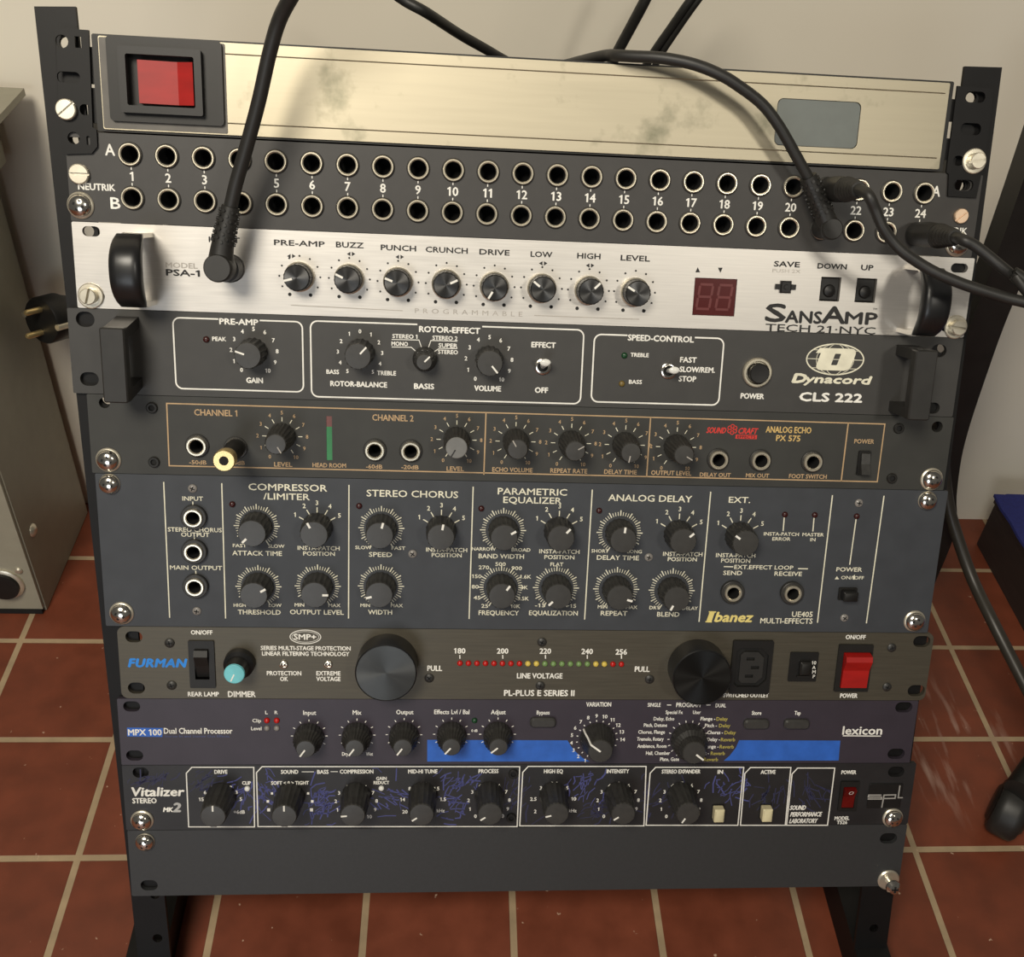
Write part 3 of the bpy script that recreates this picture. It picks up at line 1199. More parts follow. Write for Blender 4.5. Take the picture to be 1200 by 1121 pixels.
# bow handles: chrome strap with a fat black grip
for px, py in ((170, 314.5), (1066, 350)):
    x, z = d.at(px, py)
    H, P_ = 0.0172, 0.030
    path = [(0.0, -H), (P_ * 0.55, -H), (P_ * 0.86, -H * 0.90), (P_, -H * 0.62), (P_, H * 0.62), (P_ * 0.86, H * 0.90), (P_ * 0.55, H), (0.0, H)]
    g = G()
    rings = []
    for i, (w, zz) in enumerate(path):
        a = path[max(i - 1, 0)]
        b = path[min(i + 1, len(path) - 1)]
        t = Vector((b[0] - a[0], b[1] - a[1])).normalized()
        nrm = Vector((-t.y, t.x)) * 0.0012
        rings.append([(-0.0052, w - nrm.x, zz - nrm.y), (0.0052, w - nrm.x, zz - nrm.y), (0.0052, w + nrm.x, zz + nrm.y), (-0.0052, w + nrm.x, zz + nrm.y)])
    g.loft(rings)
    hd = put('handle', g.mesh('handle', ['chrome'], 30), d.root, (x, 0, z))
    g = G()
    rings = []
    for i in range(15):
        t = -1 + 2 * i / 14
        zz = t * H * 1.04
        w = P_ + 0.0028 - 0.0100 * abs(t) ** 2.6
        rx = 0.0078 * (1 - 0.10 * t * t - 0.12 * t ** 8)
        rw = 0.0046 * (1 - 0.25 * abs(t) ** 4)
        rings.append([(rx * math.copysign(abs(math.cos(a)) ** 0.6, math.cos(a)), w + rw * math.copysign(abs(math.sin(a)) ** 0.6, math.sin(a)), zz)
                      for a in [2 * math.pi * j / 24 for j in range(24)]])
    g.loft(rings)
    put('handle_grip', g.mesh('handle_grip', ['handle_black'], 50), hd)
screw(d, SCREW_SLOT_BIG, 107, 346.5, -75)
screw(d, SCREW_SLOT_BIG, 1119, 383, 5)
d.finish()

# ================================================================ 4 rotor effect unit
d = Device('rotary_speaker_simulator', 'dark grey rotor-effect unit with square black handles and white-framed control fields', 'effects unit',
           uleft((79.5, 361), (85, 457)), uleft((1128, 397), (1117, 488)), S3, S4)
d.slot(100, 374, 22, 18)
d.slot(105, 444, 22, 16)
d.slot(1100, 411, 18, 15)
d.slot(1092, 478, 18, 13)
d.rbox(206.7, 377, 354.3, 455, 8, 1.7, gap=(256, 304.5))
d.txt('PRE-AMP', 280, 377, 6.6, 45, bold=0.06)
d.txt('PEAK', 257, 397, 4.6, 16, bold=0.05)
d.txt('GAIN', 298.5, 445.5, 6, 19, bold=0.06)
KD = knob_kind(0.0078, 0.0072, 0.0165, 16, 0.0006, pointer=(0.25, 0.92), pw=0.0009)
KDS = knob_kind(0.0056, 0.0046, 0.0150, 12, 0.0005, pointer=(0.05, 0.92), pw=0.0008, skirt=(0.0066, 0.006))
d.knob(297, 412, KD, -72)
d.nums(298, 412, 27, -145, 145, [str(i) for i in range(11)], 4.6, bold=0.05)
d.rbox(365.3, 386.5, 684.3, 464.5, 8, 1.7, gap=(489, 565))
d.txt('ROTOR-EFFECT', 527, 386.5, 6.6, 71, bold=0.06)
d.txt('BASS', 390, 435.5, 4.8, 14.5, bold=0.05)
d.txt('TREBLE', 453, 437, 4.8, 22, bold=0.05)
d.txt('ROTOR-BALANCE', 420.5, 450, 5.8, 66, bold=0.06)
d.knob(422.5, 413, KD, 42)
d.nums(422, 414, 26, -145, 145, list('54321012345'), 4.4, bold=0.05)
d.knob(498, 420, KDS, 45)
d.txt('STEREO 1', 474.5, 394, 4.6, 29, bold=0.05)
d.txt('MONO', 468.5, 402.7, 4.6, 19, bold=0.05)
d.txt('STEREO 2', 521.5, 396, 4.6, 29, bold=0.05)
d.txt('SUPER', 525, 404.7, 4.6, 22, bold=0.05)
d.txt('STEREO', 525, 412.3, 4.6, 23, bold=0.05)
d.ln([(459, 397.6), (491, 398.3), (495, 410)], 0.9)
d.ln([(459, 406.4), (482, 406.8), (489, 413)], 0.9)
d.ln([(536, 399.8), (505, 398.8), (501, 410)], 0.9)
d.ln([(536, 408.3), (515, 408), (507, 413)], 0.9)
d.txt('BASIS', 497, 452.5, 6, 23, bold=0.06)
d.knob(573, 421, KD, 140)
d.nums(573, 422, 27, -145, 145, [str(i) for i in range(11)], 4.6, bold=0.05)
d.txt('VOLUME', 571.5, 455, 6, 31, bold=0.06)
d.txt('EFFECT', 637, 404, 6, 28, bold=0.06)
d.txt('OFF', 634.5, 457, 6, 15, bold=0.06)
d.rbox(692.5, 396.5, 848.5, 470.5, 8, 1.7, gap=(735, 814))
d.txt('SPEED-CONTROL', 774.5, 396.5, 6.6, 77, bold=0.06)
d.txt('TREBLE', 749.5, 415.8, 4.4, 21, bold=0.05)
d.txt('BASS', 744.5, 447.3, 4.4, 15, bold=0.05)
d.txt('FAST', 806.5, 421.5, 6, 19, bold=0.05)
d.txt('SLOW/REM.', 817, 433, 6, 41, bold=0.05)
d.txt('STOP', 805.5, 443.8, 6, 20, bold=0.05)
d.txt('POWER', 881.5, 464, 6, 27, bold=0.06)
d.txt('CLS 222', 973.5, 465.5, 9.5, 73, bold=0.075)
# emblem: globe ellipse with a slab D, script name below
cx, cz = d.at(978.5, 421)
kx, kz = d.k(978.5, 421)
pg = d.pr('print_cream')
pg.line(circ(cx, cz, 33.5 * kx, 36, 18 * kz), 1.5 * kx, 0.00008, True)
pg.line([(cx - 33 * kx, cz), (cx + 33 * kx, cz)], 0.7 * kx, 0.00008)
for f in (0.66, 0.36):
    pg.line(circ(cx, cz, 33.5 * f * kx, 28, 18 * kz), 0.6 * kx, 0.00008, True)
for f in (0.62,):
    for s in (-1, 1):
        pg.line([(cx - 27 * kx, cz + s * 10.5 * kz), (cx + 27 * kx, cz + s * 10.5 * kz)], 0.6 * kx, 0.00008)


def slab_d(ox, oz, w_, h_, sh):
    o_ = rrect(-w_ / 2, w_ / 2, -h_ / 2, h_ / 2, w_ * 0.16, 4)
    o_[-1:] = [o_[-1]]
    i_ = rrect(-w_ * 0.085, w_ * 0.085, -h_ * 0.26, h_ * 0.26, w_ * 0.02, 2)
    q = G().plate([[(x + z * sh + ox, z + oz) for x, z in lp] for lp in (o_, i_)], 0.00008, 0.00010)
    return q


q = slab_d(cx + 1 * kx, cz, 41 * kx, 26 * kz, 0.28)
lp = [(cx + (x + z * 0.22 * 1), cz + z) for x, z in [(-25 * kx, 7 * kz), (-10 * kx, 7 * kz), (-10 * kx, 13 * kz), (-22 * kx, 13 * kz)]]
q.flat(lp, 0.00011)
pg.v, b0 = pg.v + q.v, len(pg.v)
pg.f += [tuple(i + b0 for i in f) for f in q.f]
pg.m += q.m
d.txt('D', 937.5, 443, 10, 15, 'print_cream', 0.11, 0.3)
d.txt('ynacord', 982, 444.5, 9, 76, 'print_cream', 0.085, 0.3)
d.face('dyna_panel')
d.part('indicator_led', LED['led_maroon'], 242, 397.5)
d.part('indicator_led', LED['led_deep_green'], 731.5, 416.3)
d.part('indicator_led', LED['led_amber'], 728.5, 449.3)


def toggle(d, px, py, tilt):
    x, z = d.at(px, py)
    g = G()
    g.lathe([(0.0046, 0.0001), (0.0046, 0.0012), (0.0040, 0.0016), (0.0028, 0.0016), (0.0026, 0.0002)], n=24, mats=[0, 0, 0, 1])
    o = put('toggle_switch', g.mesh('toggle_switch', ['chrome', 'black_gap'], 40), d.root, (x, 0, z))
    g = G()
    rings = []
    for k, (wi, th, al) in enumerate(((0.0013, 0.0013, 0.0), (0.0019, 0.0016, 0.5), (0.0030, 0.0020, 1.0))):
        cx, cz, w = tilt[0] * al, tilt[1] * al, 0.001 + 0.0095 * al
        rings.append([(cx + wi * math.cos(t), w + tilt[2] * math.sin(t) * 0, cz + th * math.sin(t)) for t in [i * math.pi / 6 for i in range(12)]])
    rings.append([(tilt[0] + (x_ - tilt[0]) * 0.7, 0.0112, tilt[1] + (z_ - tilt[1]) * 0.7) for x_, w_, z_ in rings[-1]])
    g.loft(rings)
    put('bat_lever', g.mesh('bat_lever', ['led_clear'], 50), o)


toggle(d, 636, 429, (0.0004, 0.0034, 0))
toggle(d, 783, 434, (0.0012, 0.0016, 0))
x, z = d.at(886.5, 436)
g = G().lathe([(0.0083, 0.0001), (0.0083, 0.0020), (0.0077, 0.0026), (0.0066, 0.0026), (0.0060, 0.0006)], n=36, mats=[0, 0, 0, 0])
pb = put('power_button', g.mesh('power_button', ['nickel'], 35), d.root, (x, 0, z))
g = G().lathe([(0.0056, 0.0006), (0.0056, 0.0060), (0.0050, 0.0066), (0.002, 0.0064)], n=30)
put('button_cap', g.mesh('button_cap', ['plastic_black'], 35), pb)
# square strap handles
for hx, hz, dz, lean in ((152, 412.5, 0.0, -0.0035), (1057, 443, 0.0, 0.0)):
    x, z = d.at(hx, hz)
    g = G()
    a, hh, t, pr_ = 0.0057, 0.0188, 0.0056, 0.028
    for s in (-1, 1):
        lo, hi = (hh - t, hh) if s > 0 else (-hh, -hh + t)
        q = lean
        g.loft([[(-a, 0.0, lo), (a, 0.0, lo), (a, 0.0, hi), (-a, 0.0, hi)],
                [(-a, pr_ - 0.0065, lo + q), (a, pr_ - 0.0065, lo + q), (a, pr_ - 0.0065, hi + q), (-a, pr_ - 0.0065, hi + q)]])
    g.block(-a - 0.0004, a + 0.0004, -hh + lean - 0.0003, hh + lean + 0.0003, pr_ - 0.0066, pr_, 0.0012, 0.0007)
    put('handle', g.mesh('handle', ['handle_grey'], 30), d.root, (x, 0, z))
d.finish()

# ================================================================ 5 analog echo
d = Device('analog_echo', 'dark echo unit with thin tan-lined fields and a red flower emblem', 'effects unit',
           uleft((96, 464), (114, 554)), uleft((1117, 490), (1105.7, 573)), S4, S5)
d.hole(122.5, 472, 0.0029)
d.slot(1098, 500, 13, 13)
T = 'print_tan'
d.ln([(195.5, 472.5), (1036.7, 496.7), (1027.7, 564.3), (198.5, 545.5)], 1.5, T, True)
for a, b in (((569.5, 483.5), (567, 556)), ((762.3, 489), (757.6, 558.5)), ((993.8, 495.5), (985.5, 563.5))):
    d.ln([a, b], 1.5, T)
d.txt('CHANNEL 1', 253, 483.5, 7, 50, T)
d.txt('CHANNEL 2', 460.5, 489.5, 7, 48, T)
d.txt('-50dB', 232, 541.5, 4.6, 20, T)
d.txt('-20dB', 277, 542, 4.6, 20, T)
d.txt('LEVEL', 332, 544, 5, 21, T)
d.txt('HEAD ROOM', 386, 545, 4.8, 39, T)
d.txt('-60dB', 438.5, 546.5, 4.6, 19, T)
d.txt('-20dB', 480.5, 547.2, 4.6, 20, T)
d.txt('LEVEL', 533.5, 549, 5, 20, T)
d.txt('ECHO VOLUME', 600.5, 550.3, 5, 47, T)
d.txt('REPEAT RATE', 666.5, 551.5, 5, 43, T)
d.txt('DELAY TIME', 727, 552.8, 5, 38, T)
d.txt('OUTPUT LEVEL', 786.5, 554, 5, 47, T)
d.txt('DELAY OUT', 838, 556.2, 4.6, 36, T)
d.txt('MIX OUT', 887.5, 557, 4.6, 27, T)
d.txt('FOOT SWITCH', 946.5, 558, 4.8, 44, T)
d.txt('POWER', 1012.5, 517, 5, 23, T)
d.txt('ANALOG ECHO', 924, 503.5, 7, 53, 'print_yellow', 0.035)
d.txt('PX 575', 923.5, 513.3, 6.6, 28, 'print_yellow', 0.035)
d.txt('SOUND', 839.5, 504, 6.5, 22, 'print_red', 0.05, 0.25)
d.txt('CRAFT', 876.5, 504.8, 6.5, 22, 'print_red', 0.05, 0.25)
d.poly([(862, 509), (887, 509.6), (886.5, 514.4), (861.5, 513.8)], 'print_red')
kx, kz = d.k(858, 503)
x, z = d.at(858, 503)
for i in range(6):
    a = math.radians(60 * i)
    d.pr('print_red').line(circ(x + 3.6 * kx * math.sin(a), z + 3.6 * kx * math.cos(a), 2.2 * kx, 10), 1.0 * kx, 0.0001, True)
x, z = d.at(874.5, 511.7)
write(d.pr('print_black'), 'EFFECTS', x, z, 3.4 * kz, 21 * kx, 0.02, 0, 0.00014)
KE = knob_kind(0.0074, 0.0058, 0.0225, 20, 0.0004, pointer=(0.3, 0.95), pw=0.0006, pmat='print_grey', taper=((0.35, 0.0072), (0.9, 0.0062)))
KEG = knob_kind(0.0074, 0.0060, 0.0225, 20, 0.0004, pointer=(0.2, 0.95), pw=0.0007, pmat='print_black', taper=((0.35, 0.0072), (0.9, 0.0064)), cap=('grey_cap', 0.0058))
for px, py, kk, ang in ((331, 510.5, KE, 150), (535, 514.5, KEG, -150), (604, 516.5, KE, -30), (669, 518.5, KE, 60), (732, 520.5, KE, -170), (792, 523, KE, 120)):
    d.knob(px, py, kk, ang)
    d.ticks(px, py + 1, 18.5, 23.5, -148, 148, 11, 0.9, 'print_cream')
    d.nums(px, py + 1, 29, -148, 148, [str(i) for i in range(11)], 4.2, 'print_tan', 0.02)
for px, py in ((231.5, 522), (276.5, 524.5), (439.5, 527), (481.5, 528), (841, 538), (890.5, 539), (951, 540.5)):
    d.jack(px, py, JACK_ECHO)
m_ = d.window(383, 487.5, 389, 539)
p_ = rect_px(d, 1002.5, 528, 1020, 556)
d.face('echo_panel')
g = G().block(m_[0], m_[2], m_[1], m_[3] - 0.006, -0.002, -0.0003)
mt = obj('level_meter', g, 'meter_green', d.root, smooth=0)
obj('meter_peak', G().block(m_[0], m_[2], m_[3] - 0.006, m_[3], -0.002, -0.0003), 'meter_red', mt, smooth=0)
g = G().block(p_[0], p_[2], p_[1], p_[3], 0.0001, 0.0016, 0.0006)
ps = obj('power_switch', g, 'plastic_black', d.root)
xm, zm = (p_[0] + p_[2]) / 2, (p_[1] + p_[3]) / 2
g = G().loft([[(x_, 0.0016, p_[1] + .0008), (x_, 0.0066, p_[1] + .0015), (x_, 0.0040, zm), (x_, 0.0030, p_[3] - .0012), (x_, 0.0016, p_[3] - .0008)]
              for x_ in (p_[0] + .001, p_[2] - .001)])
obj('rocker', g, 'knob_black', ps, smooth=0)
for px, py in ((178.5, 477.5), (181, 541), (1052.5, 501.5), (1044.5, 560)):
    d.part('panel_screw', BOLT, px, py)
screw(d, SCREW_DOME, 127.5, 538.5, 15)
screw(d, SCREW_DOME, 1091, 561, 30)
d.finish()

# ================================================================ 6 multi effects, two units high
d = Device('multi_effects_unit', 'slate blue two-unit-high effects panel with many black knobs in dashed white rings', 'effects unit',
           uleft((114, 558), (122, 731)), uleft((1105.7, 576), (1092, 738)), S5, S7)
C = 'print_cream'
for a, b in (((192, 564.5), (199, 723.5)), ((260, 566), (264.5, 724.4)), ((409, 568), (408.5, 724.4)), ((554.5, 570), (549.7, 725)),
             ((694, 573.5), (685, 725.6)), ((832.7, 576), (819, 728.3)), ((975.3, 580), (957.7, 729.3)), ((1035.7, 580.7), (1015, 730))):
    d.ln([a, b], 1.35, C)
KI = knob_kind(0.0088, 0.0079, 0.0150, 18, 0.0005, pointer=(0.55, 0.96), pw=0.0012, taper=((0.5, 0.0083),))
for px, py, ang in ((301, 616, -135), (303, 687, 60), (372.5, 686.5, 90), (447, 618.5, 15), (446.5, 686.5, -105), (589.5, 621, 60),
                    (587, 688, 35), (651.5, 688.5, -135), (726, 624, 5), (722, 690, 105), (787, 691.5, -155)):
    d.knob(px, py, KI, ang)
    d.ticks(px, py, 20.5, 25, -150, 150, 41, 0.75, C, 4, 27)
for px, py, ang in ((372, 617.5, -28), (517, 620.5, 10), (654.5, 622, 42), (794.5, 625.5, 50), (866, 627.5, -55)):
    d.knob(px, py, KI, ang)
    d.ticks(px, py, 18, 24.5, -60, 60, 5, 1.2, C)
    d.nums(px, py, 30, -60, 60, list('12345'), 5, C, 0.03)
for s, x, y, h, w_ in (
        ('INPUT', 226, 584, 4.8, 24), ('STEREO CHORUS', 228.5, 620.5, 4.8, 63), ('OUTPUT', 229, 626.3, 4.8, 33), ('MAIN OUTPUT', 230, 665, 4.8, 61),
        ('COMPRESSOR', 337.5, 571, 7.6, 92), ('/LIMITER', 336, 581.7, 7.2, 54), ('FAST', 281, 639, 3.8, 16), ('SLOW', 324, 639.7, 3.8, 19),
        ('ATTACK TIME', 301.5, 648, 5.2, 58), ('INSTA-PATCH', 373.5, 642, 4.6, 49), ('POSITION', 374, 648.5, 4.6, 37), ('HIGH', 281, 708.8, 3.8, 14),
        ('LOW', 322.5, 709, 3.8, 15), ('THRESHOLD', 304, 717, 5.2, 50), ('MIN', 351, 708.5, 3.8, 11), ('MAX', 392, 709, 3.8, 14),
        ('OUTPUT LEVEL', 371.5, 717, 5.2, 63), ('STEREO CHORUS', 483.5, 578.5, 7.6, 107), ('SLOW', 426, 641.3, 3.8, 19), ('FAST', 467, 642, 3.8, 16),
        ('SPEED', 446, 649.5, 5.2, 27), ('INSTA-PATCH', 523.5, 644, 4.6, 48), ('POSITION', 523.5, 650.2, 4.6, 35), ('MIN', 428, 709, 3.8, 11),
        ('MAX', 465, 709.3, 3.8, 14), ('WIDTH', 445.5, 717, 5.2, 28), ('PARAMETRIC', 624, 576, 7.4, 81), ('EQUALIZER', 624, 586, 7.2, 68),
        ('NARROW', 567, 643, 3.8, 28), ('BROAD', 610.5, 644, 3.8, 22), ('BAND WIDTH', 587.5, 651.5, 5.2, 53), ('INSTA-PATCH', 655.5, 646, 4.6, 47),
        ('POSITION', 655.5, 652.6, 4.6, 35), ('500', 586.5, 660.7, 4.2, 12), ('270', 567, 664.6, 4.2, 12), ('900', 605.5, 665.5, 4.2, 12),
        ('150', 558.5, 675, 4.2, 11), ('1.6K', 615.8, 675.5, 4.2, 13), ('80', 556.8, 687.2, 4.2, 8), ('3K', 614.5, 688, 4.2, 8), ('45', 559, 700, 4.2, 8),
        ('5.5K', 613, 701, 4.2, 13), ('25', 568, 709.7, 4.2, 8), ('10K', 604, 710, 4.2, 11), ('FREQUENCY', 584.5, 717.8, 5.2, 47),
        ('FLAT', 652.5, 661, 4.2, 15), ('-15', 633, 709, 4.2, 12), ('+15', 669, 709.6, 4.2, 12), ('EQUALIZATION', 648.5, 718, 5.2, 57),
        ('ANALOG DELAY', 762, 583.7, 7.4, 98), ('SHORT', 703, 645.3, 3.8, 20), ('LONG', 743.5, 646, 3.8, 17), ('DELAY TIME', 724, 653.2, 5.2, 49),
        ('INSTA-PATCH', 800, 649, 4.6, 46), ('POSITION', 799.5, 655, 4.6, 34), ('MIN', 706, 710.7, 3.8, 11), ('MAX', 740, 711.2, 3.8, 13),
        ('REPEAT', 719.5, 718.3, 5.2, 31), ('DRY', 767, 711.7, 3.8, 12), ('DELAY', 808.5, 712.4, 3.8, 18), ('BLEND', 783, 719.5, 5.2, 26),
        ('EXT.', 866.5, 585.5, 6.8, 25), ('INSTA-PATCH', 862, 650.5, 4.6, 46), ('POSITION', 862, 656.7, 4.6, 34), ('INSTA-PATCH', 915.5, 625.5, 3.8, 41),
        ('ERROR', 915.5, 631.2, 3.8, 21), ('MASTER', 952.7, 626.2, 3.8, 25), ('IN', 952.3, 632, 3.8, 6), ('EXT.EFFECT LOOP', 895, 664.5, 4.6, 69),
        ('SEND', 858.5, 671, 4.8, 22), ('RECEIVE', 923.5, 672, 4.8, 32), ('UE405', 940, 719.5, 6, 24), ('MULTI-EFFECTS', 921.5, 727.2, 6, 61),
        ('POWER', 995, 667, 4.8, 30), ('ON/', 992, 676.5, 3.8, 13), ('OFF', 1006.5, 676.8, 3.8, 11)):
    d.txt(s, x, y, h, w_, C, 0.022)
d.poly([(978, 678.5), (980.5, 674.8), (983, 678.5)], C)
d.poly([(999, 678.8), (999, 675), (1001.5, 673), (1001.5, 678.8)], C)
for a, b in (((226, 587.5), (226.3, 591.5)), ((227.8, 629.5), (228, 633)), ((229.5, 668.5), (229.7, 672)), ((848, 663.6), (859, 663.9)), ((935, 666), (946.5, 666.3)),
             ((918.8, 606), (917.5, 622)), ((953.7, 606.5), (952.3, 622.5)), ((1003, 607.5), (995.5, 661.5))):
    d.ln([a, b], 1.3, C)
d.txt('I', 832.5, 722.5, 11.5, 5, 'print_gold', 0.05, 0.25)
d.ln([(830.5, 716.6), (839, 716.8)], 1.5, 'print_gold')
d.ln([(826.5, 728.2), (834, 728.4)], 1.5, 'print_gold')
d.txt('banez', 860.5, 722.7, 11, 43, 'print_gold', 0.055, 0.25)
for px, py in ((228, 605), (228.5, 645), (230, 685.5), (857.5, 692.5), (927, 693.5)):
    d.jack(px, py, JACK_SLATE, 0.0042)
d.face('slate_blue')
for px, py in ((272.5, 590.5), (421, 592.5), (564, 595.5), (702, 598), (919.5, 602.5), (954.5, 603), (1003.5, 604.5)):
    d.part('indicator_led', LED['led_maroon'], px, py)
p_ = rect_px(d, 981, 688, 1004, 702)
g = G().block(p_[0], p_[2], p_[1], p_[3], 0.0001, 0.0012, 0.0006)
ps = obj('power_switch', g, 'dark_frame', d.root)
obj('button_cap', G().block(p_[0] + .0012, p_[2] - .0012, p_[1] + .001, p_[3] - .001, 0.0012, 0.0070, 0.0005, 0.0006), 'plastic_black', ps)
for px, py in ((226, 572), (231, 715.5), (483.5, 648.5), (760, 652.5), (1006, 589), (989, 723.5)):
    d.part('panel_screw', SCREW_TINY_GREY, px, py, random.uniform(0, 90))
for px, py, r in ((129, 566.5, 10), (143, 718, 25), (1086, 586, 40), (1071, 727, 20)):
    screw(d, SCREW_DOME if py > 600 else SCREW_DOME_BARE, px, py, r)
d.finish()

# ================================================================ 7 power conditioner
d = Device('power_conditioner', 'olive metal power conditioner with two fat pull-out lamp knobs and a row of coloured LEDs', 'power conditioner',
           uleft((136, 740), (144, 815)), uleft((1092, 745), (1086, 818)), S7, S8)
for px, py in ((157, 746), (160, 806), (1080, 751.5), (1073.5, 809)):
    d.slot(px, py, 20, 13)
Wt = 'print_white'
d.txt('FURMAN', 185, 776.5, 9.4, 66, 'print_sky', 0.085, 0.25, spread=0.05)
for s, x, y, h, w_ in (('ON/OFF', 236.5, 740.7, 4.8, 25), ('REAR LAMP', 238.5, 813, 5, 36), ('DIMMER', 283.5, 813, 6.4, 32), ('SMP+', 357.5, 746, 6.2, 26),
                       ('SERIES MULTI-STAGE PROTECTION', 358.5, 759.2, 4.6, 105), ('LINEAR FILTERING TECHNOLOGY', 358.5, 765.7, 4.6, 102),
                       ('PROTECTION', 333, 788.5, 4.8, 40), ('OK', 333, 795.2, 4.8, 9), ('EXTREME', 385, 788.6, 4.8, 28), ('VOLTAGE', 385, 795.2, 4.8, 28),
                       ('PULL', 509.5, 782.7, 6, 17), ('PULL', 752.5, 783.7, 6, 17), ('LINE VOLTAGE', 632.5, 791.6, 5.8, 53),
                       ('PL-PLUS E SERIES II', 632, 811.7, 6.6, 82), ('180', 538.7, 762.3, 6, 13), ('200', 589, 762.5, 6, 13), ('220', 639, 762.6, 6, 13),
                       ('240', 688, 763, 6, 13), ('256', 728, 763.6, 6, 13), ('SWITCHED OUTLET', 874, 814.3, 4.6, 53), ('ON/OFF', 1002.5, 746.2, 4.8, 23),
                       ('POWER', 994.5, 814.8, 5, 20)):
    d.txt(s, x, y, h, w_, Wt, 0.045)
cx, cz = d.at(358, 746)
kx, kz = d.k(358, 746)
d.pr(Wt).line(circ(cx, cz, 18 * kx, 36, 8 * kz), 1.0 * kx, 0.00008, True)
d.pr(Wt).line(circ(cx, cz, 15.8 * kx, 36, 6.2 * kz), 0.5 * kx, 0.00008, True)
for x in (538.7, 589, 639, 688, 728):
    d.ln([(x + 0.1, 767.2), (x + 0.2, 771.5)], 1.3)
w1 = d.window(224.5, 751, 250, 804)
w2 = d.window(924, 765, 957.5, 796)
d.face('olive_alu', r=0.004)
# black double rocker on the left
g = G().plate([rrect(w1[0] - .0005, w1[2] + .0005, w1[1] - .0005, w1[3] + .0005, .0006), rrect(w1[0] + .0027, w1[2] - .0027, w1[1] + .0048, w1[3] - .0046, .0004)], 0.0001, 0.0012)
rk = obj('rear_lamp_switch', g, 'dark_frame', d.root, smooth=0)
zl, zh = w1[1] + .005, w1[3] - .0048
zm = zl + (zh - zl) * 0.45
g = G().loft([[(x_, -0.003, zl), (x_, -0.0016, zl), (x_, 0.0012, zm), (x_, 0.0042, zh - (zh - zm) * .35), (x_, 0.0030, zh), (x_, -0.003, zh)] for x_ in (w1[0] + .0029, w1[2] - .0029)])
obj('rocker', g, 'plastic_black', rk, smooth=0)
KF = knob_kind(0.0089, 0.0058, 0.0165, 0, 0, 'cyan_cap', 'handle_black', taper=((0.28, 0.0086), (0.4, 0.0066)), pointer=(0.0, 0.8), pw=0.0007, cap=('cyan_cap', 0.0057))
d.knob(281.5, 775.5, KF, 205, 'dimmer_knob')
for px, py, f, nm in ((454.5, 774.5, 'spun_big', 'lamp_knob'), (815.5, 780, 'spun_dark', 'lamp_knob')):
    x, z = d.at(px, py)
    g = G().lathe([(0.0174, 0.0003), (0.0176, 0.012), (0.0176, 0.0166), (0.0170, 0.0172), (0.0168, 0.0170), (0.008, 0.0170)], n=64, mats=[0, 0, 0, 1, 1])
    put(nm, g.mesh(nm, ['handle_black', f], 30), d.root, (x, 0, z))
cols = ['led_red'] * 8 + ['led_yellow'] * 2 + ['led_green'] * 6 + ['led_yellow'] * 2 + ['led_red'] * 2
for i, c in enumerate(cols):
    t = i / 19
    d.part('indicator_led', LED[c], 539 + 189 * t, 776.6 + 1.2 * t)
for px in (332.5, 384.5):
    x, z = d.at(px, 778)
    g = G().lathe([(0.0024, 0.0001), (0.0024, 0.0010), (0.0019, 0.0012), (0.0017, 0.0006), (0.0009, 0.0011), (0.0002, 0.0012)], n=20)
    put('indicator_led', g.mesh('indicator_led', ['chrome'], 40), d.root, (x, 0, z))
for px, py in ((199, 753), (201.5, 802.5), (1044.5, 758.5), (1039, 804.5), (503, 794), (635, 752), (633, 803), (761, 795.5)):
    d.part('panel_screw', SCREW_SMALL, px, py, random.uniform(0, 90))
# appliance outlet
a = rect_px(d, 853, 749.5, 906, 811)
cx, cz = (a[0] + a[2]) / 2, (a[1] + a[3]) / 2


def outlet_loop(sx, sz, cut):
    return [(cx - sx, cz - sz + 0.002), (cx - sx + 0.002, cz - sz), (cx + sx - cut, cz - sz), (cx + sx, cz - sz + cut),
            (cx + sx, cz + sz - cut), (cx + sx - cut, cz + sz), (cx - sx + 0.002, cz + sz), (cx - sx, cz + sz - 0.002)]


g = G().plate([rrect(a[0], a[2], a[1], a[3], 0.001), outlet_loop(0.0099, 0.0126, 0.0046)], 0.0001, 0.0022)
g.block(a[0] + .0005, a[2] - .0005, a[1] + .0005, a[3] - .0005, 0.0001, 0.0004)
ou = obj('appliance_outlet', g, 'plastic_black', d.root, smooth=0)
core = outlet_loop(0.0072, 0.0101, 0.0038)
pins = [rrect(cx - 0.0025 + dx, cx + 0.0025 + dx, cz + dz - 0.0010, cz + dz + 0.0010) for dx, dz in ((-0.001, 0.0056), (0.0022, 0.0), (-0.001, -0.0056))]
g = G().plate([core] + pins, 0.0005, 0.0020)
obj('outlet_core', g, 'handle_grey', ou, smooth=0)
# circuit breaker
g = G().block(w2[0] - .0008, w2[2] + .0008, w2[1] - .0008, w2[3] + .0008, 0.0001, 0.0010, 0.0005)
bk = obj('circuit_breaker', g, 'plastic_black', d.root)
b = rect_px(d, 934, 773, 949, 791)
g = G().block(b[0], b[2], b[1] + 0.0016, b[3], 0.0010, 0.0046, 0.0005, 0.0009)
g.block(b[0] - .001, b[2], b[1] - .0004, b[1] + 0.0006, 0.0010, 0.0024)
obj('breaker_lever', g, 'dark_frame', bk)
g = G()
for s, py in (('10', 775.5), ('A', 781), ('M', 786.2), ('P', 791.5)):
    x, z = d.at(953, py)
    write(g, s, x, z, 3.8 * d.k(953, py)[1], None, 0.02, 0, 0.00108)
put('white_lettering', g.mesh('white_lettering', ['print_white'], 0, False), bk)
